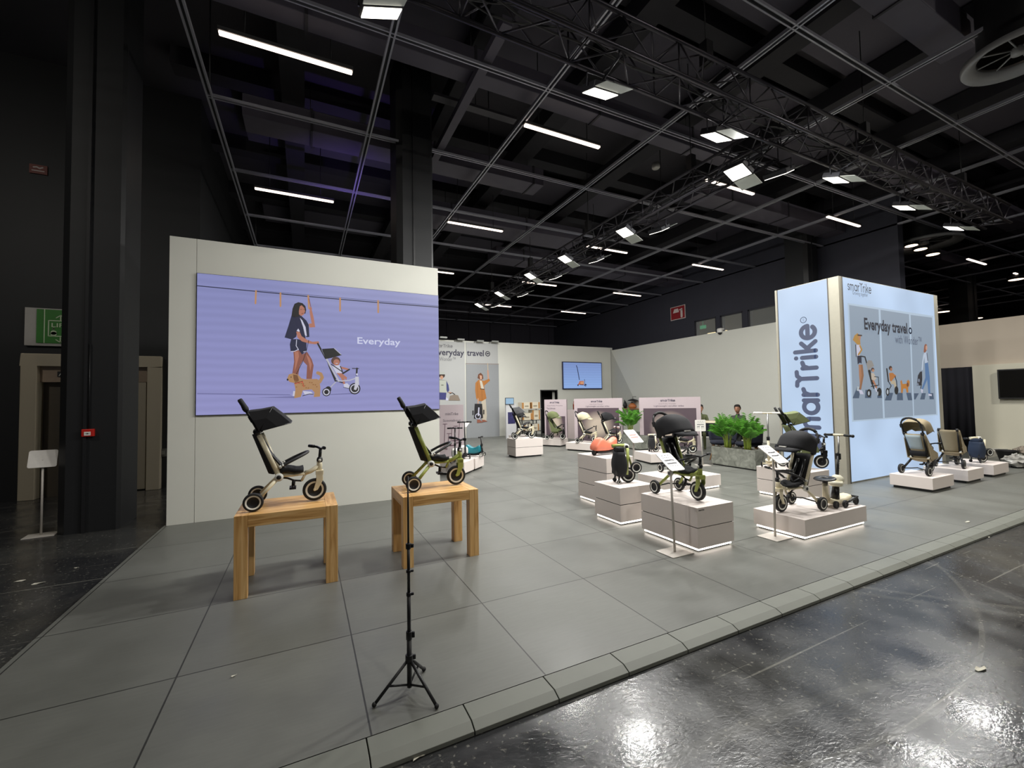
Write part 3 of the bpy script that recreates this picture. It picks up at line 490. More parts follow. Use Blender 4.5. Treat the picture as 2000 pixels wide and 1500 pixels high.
# big word running up the left face: reading direction is up, letter tops point to the left (+y)
zt_, zb_ = GX(1584, 633, LX).z, GX(1578, 878, LX).z
ymid = GX(1598, 700, LX).y
logo((LX - .008, ymid, zb_), (0, 0, 1), (0, 1, 0), zt_ - zb_, BL, LB, w=.26, aspect=1.0)
mk = MB(); c0 = GX(1569.5, 625, LX); ribbon(mk, arc(c0.y, c0.z, .055, 0, 360, 16), .012, lambda y, z, l: (LX - .008, y, z)); ribbon(mk, [(c0.y - .012, c0.z - .015), (c0.y + .012, c0.z - .015)], .008, lambda y, z, l: (LX - .008, y, z)); ribbon(mk, [(c0.y - .012, c0.z + .015), (c0.y + .012, c0.z + .015)], .008, lambda y, z, l: (LX - .008, y, z)); mk.obj('registered_mark', BL, LB)
PG = (148, 164, 182); ZB = (74, 92, 116); ZW = (160, 176, 190)
S3 = [((186, 206, 226), 'p', [(80, 268), (945, 398), (990, 1400), (125, 1468)]), (PG, 'p', [(95, 288), (392, 334), (438, 1432), (140, 1452)]), (PG, 'p', [(412, 337), (700, 382), (742, 1408), (456, 1428)]), (PG, 'p', [(716, 388), (932, 415), (975, 1390), (752, 1404)])] + \
    [(ZB, 'p', q) for q in ([(175, 1120), (215, 1120), (195, 1230), (130, 1230)], [(260, 1145), (320, 1145), (318, 1228), (255, 1228)], [(385, 1140), (415, 1150), (430, 1228), (380, 1228)], [(485, 1175), (540, 1175), (520, 1252), (455, 1252)], [(580, 1175), (635, 1175), (640, 1250), (578, 1250)], [(672, 1175), (720, 1175), (733, 1250), (690, 1250)], [(750, 1180), (800, 1180), (765, 1242), (752, 1242)], [(830, 1178), (870, 1178), (858, 1242), (812, 1242)], [(905, 1178), (945, 1178), (952, 1240), (908, 1240)])] + [
    ((150, 104, 72), 'p', [(190, 890), (232, 890), (243, 1000), (216, 1145), (200, 1135), (207, 1010)]), ((176, 124, 90), 'p', [(192, 890), (212, 890), (222, 1000), (205, 1100), (196, 1000)]), (WH, 'p', [(190, 1140), (225, 1150), (245, 1190), (205, 1188)]), ((190, 200, 205), 'p', [(180, 1110), (198, 1115), (190, 1160), (172, 1150)]),
    ((184, 138, 62), 'p', [(132, 640), (150, 595), (180, 572), (205, 600), (210, 690), (180, 690)]), ((70, 50, 40), 'l', [(185, 592), (220, 596)], 14), ((190, 130, 96), 'p', [(192, 602), (214, 602), (208, 642), (192, 644)]), (WH, 'p', [(166, 690), (208, 690), (214, 740), (200, 810), (166, 812)]), ((184, 138, 62), 'l', [(205, 700), (222, 740), (190, 790)], 16), (DK, 'l', [(162, 690), (168, 810)], 8),
    ((28, 34, 60), 'p', [(176, 800), (220, 800), (222, 882), (205, 870), (182, 888)]), (DK, 'l', [(215, 805), (255, 812), (280, 900), (330, 1090), (345, 1130)], 12), ((150, 146, 142), 'p', [(270, 880), (290, 845), (325, 850), (348, 905), (305, 930), (285, 950)]), (DK, 'p', [(285, 950), (310, 940), (330, 1040), (345, 1090), (320, 1090)]),
    ((90, 60, 48), 'e', (333, 940), 17, 20), ((190, 140, 110), 'e', (338, 950), 12, 14), ((196, 184, 170), 'p', [(315, 975), (345, 975), (372, 1030), (345, 1055), (322, 1040)]), ((180, 120, 88), 'l', [(340, 1055), (370, 1120)], 18), (DK, 'l', [(352, 1012), (390, 1015), (396, 1100)], 7), (DK, 'l', [(320, 1110), (385, 1100)], 10), (DK, 'e', (297, 1178), 24, 40), ((170, 180, 190), 'e', (294, 1180), 10, 22), (DK, 'e', (400, 1165), 24, 42), ((170, 180, 190), 'e', (384, 1180), 7, 20), (WH, 'l', [(360, 1130), (372, 1160)], 12),
    (DK, 'l', [(476, 932), (492, 1060)], 13), ((60, 36, 28), 'e', (513, 925), 17, 22), ((170, 112, 80), 'e', (520, 938), 11, 18), ((184, 118, 58), 'p', [(498, 975), (535, 972), (572, 1005), (545, 1030), (520, 1065), (505, 1050)]), ((190, 176, 150), 'p', [(512, 1060), (560, 1045), (584, 1150), (560, 1160), (548, 1090), (520, 1085)]), (DK, 'l', [(492, 1060), (520, 1105), (485, 1165)], 8), (DK, 'l', [(560, 1010), (575, 1060), (580, 1150)], 8), (DK, 'e', (484, 1165), 18, 40), ((180, 190, 200), 'e', (484, 1166), 9, 24), (DK, 'e', (573, 1150), 20, 42),
    ((190, 124, 50), 'p', [(612, 1060), (626, 1044), (636, 1086), (680, 1082), (676, 1060), (692, 1042), (708, 1062), (704, 1104), (692, 1120), (694, 1172), (676, 1172), (668, 1132), (642, 1132), (636, 1176), (620, 1176), (618, 1100)]), ((120, 66, 30), 'e', (686, 1092), 10, 22),
    ((150, 90, 64), 'p', [(848, 762), (854, 700), (866, 680), (882, 690), (880, 740), (862, 772)]), ((206, 160, 140), 'e', (876, 720), 9, 24), ((190, 204, 224), 'p', [(850, 775), (884, 758), (890, 862), (862, 880)]), ((196, 210, 228), 'l', [(852, 790), (840, 860), (834, 940)], 12), ((60, 60, 80), 'l', [(880, 770), (890, 850)], 6),
    ((84, 122, 170), 'p', [(860, 876), (892, 870), (910, 1020), (915, 1182), (896, 1182), (884, 1040), (842, 1140), (826, 1136), (866, 1020)]), (WH, 'p', [(820, 1135), (842, 1142), (836, 1180), (824, 1170)]), (WH, 'p', [(898, 1184), (930, 1190), (930, 1208), (896, 1204)]), ((34, 34, 44), 'p', [(812, 962), (832, 958), (834, 1040), (826, 1100), (780, 1104), (790, 1000)]), ((130, 140, 160), 'e', (800, 1050), 9, 18), ((130, 140, 160), 'e', (790, 1090), 8, 14), (DK, 'l', [(826, 1090), (818, 1130)], 8)]
picture('picture', onY(LY - .008), conv(5.171, 1640, 540, S3), LB, emis=.8, step=.0001)
DI = mat((34, 38, 60), .6, emis=.5); Yl = LY - .018
def lt(s, x0, x1, yb, cap, m, bold=0.):
    a_, b__ = GY(1640 + x0 / 5.171, 540 + yb[0] / 5.171, Yl), GY(1640 + x1 / 5.171, 540 + yb[1] / 5.171, Yl)
    t_ = text(s, (a_.x, LY - .018, a_.z), (1, 0, 0), (0, 0, 1), b__.x - a_.x, cap, m, LB, bold=bold); return t_
lt('Everyday travel', 250, 685, (530, 572), .215, DI, .03); lt('with Wonder\u2122', 562, 828, (672, 695), .17, mat((84, 96, 124), emis=.6)); lt('Growing together', 130, 285, (180, 205), .07, mat((96, 110, 140), emis=.6))
a_ = GY(1640 + 80 / 5.171, 540 + 138 / 5.171, Yl); b__ = GY(1640 + 318 / 5.171, 540 + 175 / 5.171, Yl); logo((a_.x, LY - .018, a_.z), (1, 0, 0), (0, 0, 1), b__.x - a_.x, DI, LB, w=.15, aspect=1.25)
c0 = GY(1640 + 714 / 5.171, 540 + 548 / 5.171, Yl); mk = MB(); ribbon(mk, arc(c0.x, c0.z, .055, 0, 360, 16), .03, lambda x, y, l: (x, LY - .018, y)); mk.obj('round_mark', DI, LB)
# ================================================================== CEILING
GR = thing('ceiling_grid', 'grid of thin twin metal rails hung below the black ceiling', 'ceiling grid')
RAIL = mat((176, 176, 186), .4, .4); GZ_ = 6.52
XS = [-1.36 + 2.415 * i for i in range(16)]; YS = [.87 + 2.375 * i for i in range(11)]
for i, x in enumerate(XS):
    MB().bb(x - .045, x - .02, -1.5, 24.8, GZ_, GZ_ + .05).bb(x + .02, x + .045, -1.5, 24.8, GZ_, GZ_ + .05).bb(x - .02, x + .02, -1.5, 24.8, GZ_ + .03, GZ_ + .04, 1).obj('rail', [RAIL, BLACK], GR)
for j, y in enumerate(YS):
    MB().bb(-1.4, 36, y - .04, y - .02, GZ_ + .002, GZ_ + .045).bb(-1.4, 36, y + .02, y + .04, GZ_ + .002, GZ_ + .045).bb(-1.4, 36, y - .02, y + .02, GZ_ + .03, GZ_ + .04, 1).obj('rail', [RAIL, BLACK], GR)
for x in XS[::2]:
    for y in YS[::3]: MB().tube([(x, y, GZ_ + .03), (x, y, 8.2)], .01, 6).obj('hanger_rod', BLACK, GR)
DUCT = mat((84, 80, 92), .6, var=.15, vs=4); DUCT2 = mat((48, 46, 52), .7, var=.15, vs=4)
bm_ = MB()
for y in (1.8, 4.7, 7.2, 9.4, 12.0, 14.6, 17.2, 20.0, 22.6): bm_.bb(-2.2, 49, y, y + .35, 7.85, 8.2)
for x in (-.4, 2.5, 4.6, 7.2, 9.6, 12.3, 15, 18, 21, 25, 29): bm_.bb(x, x + .4, -4, 25, 7.5, 7.86)
struct('ceiling_beams', bm_, mat((36, 35, 41), .8, var=.2, vs=5))
struct('ceiling_panels', MB().bb(-1.2, 40, 5.2, 6.9, 7.9, 7.95).bb(-1.2, 40, 10.2, 11.6, 7.9, 7.95).bb(-1.2, 40, 15.2, 16.6, 7.9, 7.95).bb(-1.2, 40, 2.3, 4.4, 7.9, 7.95), mat((80, 77, 88), .8))
for k, (x0, x1, y, w, z, nm) in enumerate(((-1.0, 5.2, 8.7, .55, 6.78, 'above the video wall'), (2.6, 8.2, 11.3, 1.0, 6.78, 'wide one over the back of the booth'), (-1.1, 8.4, 6.05, .3, 6.78, 'narrow one beside the first row of tube lights'), (6.2, 20, 13.8, .8, 6.78, 'far one over the booth back wall'), (9.0, 26, 7.3, .6, 6.76, 'long one behind the lightbox tower'), (9.5, 24, 1.4, .5, 6.76, 'over the aisle at the right'), (12, 30, 4.6, .5, 6.76, 'over the tower and beige wall'), (3.5, 9.0, 2.45, .4, 6.78, 'near one between truss and aisle'))):
    d_ = thing('air_duct', 'dark grey rectangular ceiling duct, ' + nm, 'duct'); MB().bb(x0, x1, y, y + w, z, z + .4).obj('duct_body', DUCT, d_, bevel=.01)
    q = x0 + 1.1
    while q < x1: MB().bb(q, q + .04, y - .02, y + w + .02, z - .02, z + .42).obj('joint_flange', DUCT2, d_); MB().tube([(q, y + w / 2, z + .4), (q, y + w / 2, 7.9)], .008, 6).obj('hanger_rod', BLACK, d_); q += 2.4
# purple-washed cross duct behind the video wall
for (x, y0, y1) in ((2.35, 4.9, 10.2),):
    d_ = thing('air_duct', 'slim dark duct running away from the camera beside the second column', 'duct'); MB().bb(x, x + .14, y0, y1, 6.6, 6.72).obj('duct_body', DUCT, d_)
sl = thing('stage_light', 'violet spotlight behind the video wall shining up at the rails', 'light', (.9, 9.6, 4.6)); MB().lathe((0, 0, 0), (0, 0, 1), [(.0, -.2), (.08, -.2), (.1, 0), (.09, 0)]).obj('lamp_head', BLACK, sl); MB().tube([(0, 0, -.2), (0, 0, -4.64)], .02).obj('stand', BLACK, sl)
lamp('AREA', (.9, 9.6, 4.62), (0, .3, 1), 8, (.12, .12), (.32, .18, 1), spread=1.5)
# ---- trusses
def truss(label, p0, p1, h=.4, w=.4, lug=True):
    p0, p1 = Vector(p0), Vector(p1); t = thing('lighting_truss', label, 'truss'); d = (p1 - p0); Lh = d.length; d.normalize(); s = Vector((-d.y, d.x, 0)); up = Vector((0, 0, 1))
    M_ = mat((78, 76, 82), .35, .8)
    C4 = [p0 + s * (a * w / 2) + up * (b * h) for a, b in ((-1, 0), (1, 0), (1, 1), (-1, 1))]
    for c in C4: MB().tube([c, c + d * Lh], .026, 10).obj('chord', M_, t)
    br = MB(); n = int(Lh / .42)
    for i in range(n):
        for k in range(4):
            a, b = C4[k], C4[(k + 1) % 4]
            if i % 2: a, b = b, a
            br.tube([a + d * (i * Lh / n), b + d * ((i + 1) * Lh / n)], .011, 6)
            if i % 3 == 0: br.tube([a + d * (i * Lh / n), b + d * (i * Lh / n)], .011, 6)
    br.obj('bracing', M_, t)
    cb = MB()
    for k in range(3):
        P = [p0 + d * (Lh * j / 60) + s * (.1 * math.sin(j * .5 + k * 2)) + up * (.12 + .06 * math.sin(j * .9 + k)) for j in range(61)]; cb.tube(P, .012, 6)
    cb.obj('cables', BLACK, t)
    for q in (.12, .38, .63, .88): c = p0 + d * (Lh * q) + up * h; MB().tube([c - s * .15, c - s * .15 + up * .1, c + s * .15 + up * .1, c + s * .15], .012, 6).tube([c + up * .1, (c.x, c.y, 7.85)], .008, 6).bb(c.x - .06, c.x + .06, c.y - .06, c.y + .06, c.z + .1, c.z + .4).obj('hoist_chain', BLACK, t)
    return t
TZ = 5.42
truss('long near lighting truss crossing above the front of the booth', (-1.2, 3.66, TZ), (14.3, 3.72, TZ))
truss('second lighting truss running back over the booth from the near one', (6.45, 4.0, TZ - .12), (6.42, 16.2, TZ - .12))
# ---- floodlights: pixel of the lit face -> place
def flood(label, px, py, z, aim, hang, power=FLOOD_W):
    c = GZ(px, py, z); t = thing('floodlight', label, 'light', tuple(c)); aim = Vector(aim).normalized()
    u = Vector((1, 0, 0)) if abs(aim.x) < abs(aim.y) + .01 else Vector((0, 1, 0)); v = aim.cross(u).normalized(); u = v.cross(aim).normalized()
    R = Matrix((u, v, aim)).transposed()
    MB().box(-aim * .05, (.36, .27, .08), R).obj('lamp_head', mat((60, 60, 64), .4, .5), t, bevel=.01)
    MB().box(aim * -.008, (.33, .24, .01), R).obj('lamp_glass', mat((255, 250, 232), emis=5.0), t)
    MB().box(-aim * .02 + v * .26, (.36, .22, .006), R).obj('reflector_flap', mat((190, 196, 190), .4, .2), t)
    hv = Vector(hang) - c
    MB().tube([-aim * .05 + u * .19, -aim * .05 + u * .19 + Vector((0, 0, .16)), -aim * .05 - u * .19 + Vector((0, 0, .16)), -aim * .05 - u * .19], .01, 6).tube([(0, 0, .13), (hv.x, hv.y, .2), (hv.x, hv.y, hv.z)], .014, 6).obj('bracket', DMETAL, t)
    lamp('AREA', tuple(aim * .004), tuple(aim), power, (.3, .22), (1., .99, .955), spread=2.9, parent=t)
    return t
FL = [('nearest one, above the front left table', 745, 28), ('second from the left on the near truss', 1172, 185), ('third from the left on the near truss', 1398, 270), ('hanging where the near truss passes over the tower side', 1632, 353), ('second from the right end of the near truss', 1765, 407), ('at the right end of the near truss', 1862, 447)]
for nm, px, py in FL:
    c = GZ(px, py, 5.15); flood('bright floodlight on the near truss, ' + nm if 'truss' not in nm else 'bright floodlight ' + nm, px, py, 5.15, (.3 if px < 800 else .05, .42, -1) if px < 1300 else (-.05, .42, -1), (c.x, 3.5, TZ), FLOOD_W * (.6 if px < 800 else 1.15 if px < 1200 else 1.1))
LT = [('left side, nearest the near truss', 1440, 338), ('right side, nearest the near truss', 1522, 343), ('left side, second along', 1220, 455), ('right side, second along', 1288, 452), ('left side, third along', 1103, 507), ('right side, third along', 1165, 510), ('left side, fourth along', 1035, 540), ('right side, fourth along', 1085, 543), ('left side, fifth along', 975, 575), ('right side, fifth along', 1021, 577), ('left side, at the far end', 935, 597), ('right side, at the far end', 968, 598)]
for nm, px, py in LT:
    c = GZ(px, py, 5.1); sd = -1 if 'left' in nm else 1
    flood('bright floodlight on the second truss, ' + nm, px, py, 5.1, (sd * .5, .15, -1), (6.43 + sd * .2, max(4.05, c.y), TZ - .09), FLOOD_W * .85)
# unseen fill lamps, added to brighten the beige wall, front faces and elevator
for nm, x, y, pw in (('over the aisle near the beige wall', 11.5, -2.2, 420), ('over the aisle behind the camera', 3.0, -4.5, 190), ('over the dark corner at the left', -7.0, 3.0, 120)):
    t = thing('added_fill_lamp', 'added unseen fill lamp ' + nm, 'light', (x, y, 7.4)); MB().lathe((0, 0, 0), (0, 0, 1), [(.25, 0), (.28, .03), (.2, .2), (.05, .3), (0, .3)], 24).obj('lamp_shade', DMETAL, t); MB().tube([(0, 0, .29), (0, 0, .8)], .01).obj('hanger', BLACK, t)
    lamp('AREA', (0, 0, .01), (.25, .25, -1) if x > 5 else (0, .3, -1) if x > 0 else (.35, .8, -1), pw, (.4, .4), (1, .95, .86), parent=t)
# ---- linear tube lights in rows between the rails
rown = {2.0: 'row above the aisle edge', 6.48: 'row over the booth front', 10.97: 'row over the booth middle', 15.44: 'row near the booth back', 19.9: 'farthest row', -2.5: 'row above the aisle'}
ordn = ['first', 'second', 'third', 'fourth', 'fifth', 'sixth', 'seventh', 'eighth', 'ninth']
for y, nm in rown.items():
    for i, x in enumerate((-1.02, 3.49, 8.1, 12.85, 17.3, 21.8, 26.3, 30.8)):
        if y == 2.0 and i == 2: continue
        if y > 14 and i == 0: continue
        t = thing('tube_light', 'glowing tube light, %s from the left in the %s' % (ordn[i], nm), 'light', (x, y, 6.5))
        MB().bb(0, 1.66, -.045, .045, 0, .05).obj('housing', mat((70, 70, 70), .5), t)
        MB().bb(.01, 1.65, -.035, .035, -.035, 0).obj('tube', mat((255, 232, 214), emis=TUBE_E), t, bevel=.012)
        for q in (.3, 1.36): MB().tube([(q, 0, .05), (q, 0, 1.7)], .008, 6).obj('hanger', BLACK, t)
ut = thing('tube_light', 'switched-off dim tube light left of the near truss', 'light', tuple(GZ(845, 190, 6.9))); MB().bb(0, 1.6, -.08, .08, 0, .05).obj('housing', mat((74, 72, 78), .6), ut); MB().tube([(.8, 0, .05), (.8, 0, 1.3)], .008, 6).obj('hanger', BLACK, ut)
# ---- round air diffusers
def ring(label, c, r):
    t = thing('round_diffuser', label, 'air diffuser', tuple(c)); G_ = mat((150, 150, 150), .5, .2)
    MB().lathe((0, 0, 0), (0, 0, 1), [(r, 0), (r * .97, -.03), (r * .72, .06), (r * .7, .1), (r, .06), (r, 0)], 48).obj('outer_ring', G_, t)
    k = MB()
    for i in range(8): a = i * PI / 4; k.tube([(math.cos(a) * r * .1, math.sin(a) * r * .1, .08), (math.cos(a) * r * .72, math.sin(a) * r * .72, .08)], .01, 6)
    k.lathe((0, 0, .02), (0, 0, 1), [(0, 0), (r * .13, .0), (r * .13, .08)], 20); k.obj('spokes', G_, t)
    MB().lathe((0, 0, .1), (0, 0, 1), [(r * .7, 0), (r * .7, 1.3)], 32).obj('duct_neck', BLACK, t)
cc = GZ(1990, 108, 6.1); ring('big round grey ceiling diffuser with spokes at the upper right', cc, (GZ(1873, 158, 6.1) - cc).length * .98)
ring('small round ring diffuser far off above the right of the tower', GZ(1805, 478, 6.3), .9)
for nm, px, py, z in (('near the big round diffuser', 1962, 34, 6.9), ('at the very top edge right of the rails', 1742, 3, 6.9), ('left of the small round ring', 1780, 480, 6.3), ('below the small round ring', 1798, 487, 6.3), ('just above the beige wall top', 1905, 622, 6.2), ('beyond the right column', 1985, 546, 6.3), ('beside the tower top edge, far off', 1843, 609, 6.2), ('near the far end of the rails', 1822, 497, 6.3)):
    c = GZ(px, py, z); s = max(.05, c.length * .008); t = thing('ceiling_spotlight', 'small warm ceiling spotlight ' + nm, 'light', tuple(c)); MB().lathe((0, 0, 0), (0, 0, 1), [(0, 0), (s, 0), (s, -.005)], 16).obj('lens', mat((255, 226, 196), emis=3.5), t); MB().lathe((0, 0, .005), (0, 0, 1), [(0, 0), (s * 1.2, 0), (s * 1.2, .2), (0, .2)], 16).obj('housing', BLACK, t)
for nm, px, py in (('near the big round diffuser', 1938, 30), ('between tube lights over the booth', 1281, 328)):
    c = GZ(px, py, 6.9); t = thing('ceiling_speaker', 'small round white ceiling speaker ' + nm, 'speaker', tuple(c)); MB().lathe((0, 0, 0), (0, 0, 1), [(0, -.02), (.07, -.02), (.09, 0), (.09, .1), (0, .1)], 20).obj('housing', mat((190, 188, 182), .6), t)
# ================================================================== TABLES
def oak_table(label, x0, x1, y0, y1, h=.69):
    w, d = x1 - x0, y1 - y0; t = thing('oak_table', label, 'table', (x0, y0, 0), 0, 'oak display tables'); L = .1; T_ = .1
    MB().bb(L, w - L, 0, d / 2 - .001, h - T_, h).bb(L, w - L, d / 2 + .001, d, h - T_, h).obj('tabletop', WOOD[0], t, bevel=.002)
    MB().bb(0, L - .001, L, d - L, h - T_, h).obj('end_board', WOOD[1], t, bevel=.002); MB().bb(w - L + .001, w, L, d - L, h - T_, h).obj('end_board', WOOD[1], t, bevel=.002)
    for a in (0, w - L):
        for b_ in (0, d - L):
            MB().bb(a + (.001 if a else 0), a + L - (0 if a else .001), b_, b_ + L - .001, 0, h + .0005).obj('leg', WOOD[2], t, bevel=.002)
    return t
oak_table('chunky oak table on the left carrying the stroller trike with cream frame', -.53, .275, 4.245, 4.88)
oak_table('chunky oak table right of the first one, carrying the green-framed stroller trike', .865, 1.65, 4.235, 4.86)
# ================================================================== PLINTHS
LEDM = mat((255, 244, 232), emis=STRIP_E)
def plinth(label, x0, x1, y0, y1, h, n=1, led=True, rz=0., org=None, group='display plinths'):
    w, d = x1 - x0, y1 - y0; t = thing('display_plinth', label, 'plinth', (x0, y0, 0) if org is None else org, rz)
    zb = .045
    MB().bb(.035, w - .035, .035, d - .035, 0, zb).obj('foot', BLACK, t)
    if led: MB().bb(.022, w - .022, .022, d - .022, .018, .036).obj('light_strip', LEDM, t)
    hh = (h - zb) / n
    for i in range(n):
        z0 = zb + i * hh; b_ = MB().bb(0, w, 0, d, z0 + (.006 if i else 0), z0 + hh - (.004 if i < n - 1 else 0)); o = b_.obj('block', PLY, t, bevel=.002)
        if i: MB().bb(.012, w - .012, .012, d - .012, z0 - .006, z0 + .008).obj('shadow_gap', BLACK, t)
    return t
plA = plinth('two-block plinth nearest the aisle, under the green double-hooded stroller', 3.67, 4.225, 3.175, 4.0, .466, 2)
plinth('two-block plinth under the folded black and green trike', 3.6, 4.165, 4.3, 4.83, .476, 2)
plinth('tall three-block plinth under the coral ride-on scooter', 4.03, 4.56, 5.1, 5.84, .724, 3)
plinth('low plinth right behind the green stroller plinth', 5.5, 6.66, 5.23, 6.06, .237, 1)
plinth('plinth in front of the lilac panel, carrying the folded cream trike', 0, 1.25, 0, .75, .25, 1, False, -.2, (7.5, 7.8, 0))
plinth('two-block plinth beside the tower under the olive-hooded stroller', 6.77, 7.34, 3.83, 4.63, .451, 2)
plinth('long low plinth nearest the lower right, carrying the black-hooded stroller', 5.0, 6.28, 2.875, 3.48, .232, 1)
plinth('low plinth before the tower front under the beige stroller', 9.14, 9.91, 3.255, 3.82, .232, 1, False)
plinth('low plinth right of the beige stroller, second from the tower', 10.54, 11.21, 3.275, 3.88, .233, 1, False)
plinth('low plinth at the far right under the folded navy trike', 11.69, 12.42, 3.28, 3.9, .231, 1, False)
plinth('two-block plinth left of the booth centre under a cream trike with grey hood', 5.26, 6.13, 10.6, 11.15, .516, 2, False)
plinth('low plinth under the olive full-hood stroller at the booth back', 0, .75, 0, .62, .25, 1, False, math.atan2(-.63, .39), (7.35, 12.86, 0))
plinth('low plinth under the cream-hood and black-hood strollers', 0, 1.5, 0, .75, .25, 1, False, math.atan2(-.9, .43), (7.39, 11.34, 0))
plinth('low plinth far back under the black stroller by the shelf', -.3, .3, -.3, .4, .25, 1, False, 0, (7.1, 14.2, 0))
an = math.atan2(.73, .68)
plinth('white block plinth beside the video wall end, nearer one', 0, .56, 0, .7, .285, 1, False, an, (3.1, 8.77, 0)); plinth('white block plinth beside the video wall end, farther one', 0, .56, 0, .7, .285, 1, False, an, (3.53, 9.22, 0))
logo((3.69, 3.1725, .435), (1, 0, 0), (0, 0, 1), .075, BLACK, plA, w=.3).matrix_parent_inverse = plA.matrix_world.inverted() if False else Matrix.Translation((-3.67, -3.175, 0))
# ================================================================== WHEELS, TRIKES, SCOOTERS
RING = mat((226, 226, 218), .45); HUBM = mat((20, 20, 22), .5)
def wheel(parent, c, r, w=.042, ring=True, name='wheel', axis=(0, 1, 0), hub=None):
    b = MB(); h = w / 2
    pr = [(.0, -h * .55), (r * .2, -h * .6), (r * .56, -h * .62), (r * .6, -h * .8), (r * .76, -h * .84), (r * .8, -h * .95), (r * .94, -h * .9), (r, -h * .4), (r, h * .4), (r * .94, h * .9), (r * .8, h * .95), (r * .76, h * .84), (r * .6, h * .8), (r * .56, h * .62), (r * .2, h * .6), (0, h * .55)]
    ms = [2, 2, 2, 1, 0, 0, 0, 0, 0, 0, 0, 1, 2, 2, 2]
    b.lathe(c, axis, pr, 32, ms)
    return b.obj(name, [RUB, RING if ring else RUB, hub or HUBM], parent)
def dome(t, piv, th0, th1, R0, R1, W_, m, name='canopy', ex=.55, n=12, peak=None):
    """folding hood: bows fan out about the pivot"""
    rows = []
    for i in range(n + 1):
        f = i / n; a = math.radians(th0 + (th1 - th0) * f); R = R0 + (R1 - R0) * f + .02 * math.sin(PI * f) - .008 * abs(math.sin(3 * PI * f))
        row = []
        for j in range(17):
            q = PI * j / 16; s = math.sin(q) ** ex if 0 < j < 16 else 0.; row.append((piv[0] + R * math.cos(a) * s, piv[1] + W_ * math.copysign(abs(math.cos(q)) ** .6, math.cos(q)), piv[2] + R * math.sin(a) * s))
        rows.append(row)
    return MB().grid(rows).obj(name, m, t, solid=.006)
def trike(label, loc, deg, frame=CREAM, fab=FAB, canopy='flat', hood=None, pole='single', body='open', s=1., group='stroller trikes on display', bumper=True, bars=True, turn=0.):
    t = thing('stroller_trike', label, 'stroller', loc, math.radians(deg), group); t.scale = (s, s, s)
    hood = hood or fab
    for sd in (-1, 1):
        MB().tube([(.193, sd * .105, .268), (.03, sd * .165, .095)], .0165).obj('rear_leg', frame, t)
        wheel(t, (0, sd * .185, .08), .08)
        MB().lathe((.193, sd * .118, .268), (0, 1, 0), [(0, -.014), (.036, -.014), (.036, .014), (0, .014)], 20, None).lathe((.193, sd * .118, .268), (0, sd, 0), [(.0, .016), (.02, .016), (.02, .0)], 16, [1, 1]).obj('hinge', [RING, BLACK], t)
        MB().tube([(.193, sd * .105, .27), (.035, sd * .118, .66)], .021, flat=.7).obj('side_tube', frame, t)
        MB().lathe((.02, sd * .12, .69), (0, 1, 0), [(0, -.018), (.03, -.018), (.03, .018), (0, .018)], 18).obj('canopy_joint', PLAST, t)
    MB().tube([(.005, -.15, .09), (.02, -.1, .1), (.04, -.02, .115), (.02, .06, .1), (.005, .15, .09)], .009).obj('rear_axle', PLAST, t)
    # rear brake bar and lower rod
    MB().tube([(.19, 0, .25), (.26, 0, .235), (.31, 0, .21), (.375, 0, .2)], .009).obj('lower_rod', PLAST, t)
    fr = MB().tube([(.2, -.07, .275), (.3, -.05, .27), (.41, 0, .268)], .016).tube([(.2, .07, .275), (.3, .05, .27), (.41, 0, .268)], .016).tube([(.405, 0, .27), (.455, 0, .285), (.532, 0, .335)], .021).tube([(.41, 0, .265), (.375, 0, .2)], .012).tube([(.193, -.12, .268), (.193, .12, .268)], .014)
    fr.obj('frame', frame, t)
    MB().tube([(.528, 0, .375), (.532, 0, .335), (.53, 0, .27)], .024, 14).obj('head_tube', frame, t)
    fk = MB()
    for sd in (-1, 1): fk.prism([(.505, sd * .034, .28), (.56, sd * .034, .28), (.562, sd * .034, .2), (.515, sd * .034, .108), (.488, sd * .034, .098), (.478, sd * .034, .112), (.5, sd * .034, .19)], (0, sd * .008, 0))
    fk.bb(.497, .565, -.042, .042, .245, .29).tube([(.488, -.045, .11), (.488, .045, .11)], .012); fk.obj('fork', frame, t, bevel=.004)
    wheel(t, (.488, 0, .108), .105, .046, name='front_wheel')
    bs = MB().ball((.532, 0, .385), (.028, .03, .036)).tube([(.532, 0, .4), (.54, 0, .49)], .015)
    bs.lathe((.532, 0, .385), (0, 1, 0), [(0, -.034), (.014, -.034), (.014, .034), (0, .034)], 14, [1, 1, 1]); bs.obj('stem', [PLAST, RING], t)
    if bars:
        ct, sn = math.cos(math.radians(turn)), math.sin(math.radians(turn))
        def hp_(x, y, z): x -= .538; return (.538 + x * ct - y * sn, x * sn + y * ct, z)
        hb = MB().tube([hp_(.505, -.16, .512), hp_(.535, -.07, .507), hp_(.545, 0, .49), hp_(.535, .07, .507), hp_(.505, .16, .512)], .011)
        for sd in (-1, 1): hb.tube([hp_(.522, sd * .1, .51), hp_(.502, sd * .17, .513)], .0155)
        hb.obj('handlebar', PLAST, t)
    pd = MB().tube([(.31, 0, .215), (.305, 0, .16)], .016)
    for sd in (-1, 1): pd.box((.302, sd * .035, .145), (.055, .04, .02)).tube([(.305, 0, .165), (.302, sd * .04, .147)], .009)
    pd.obj('pedals', PLAST, t)
    # seat and back
    rows = [[(.20 + .19 * i / 6, -.105 + .21 * j / 6, .312 + .012 * math.cos((j - 3) * 1.0) * -1 + .01 * math.sin(i)) for j in range(7)] for i in range(7)]
    MB().grid(rows).obj('seat', fab, t, solid=.03)
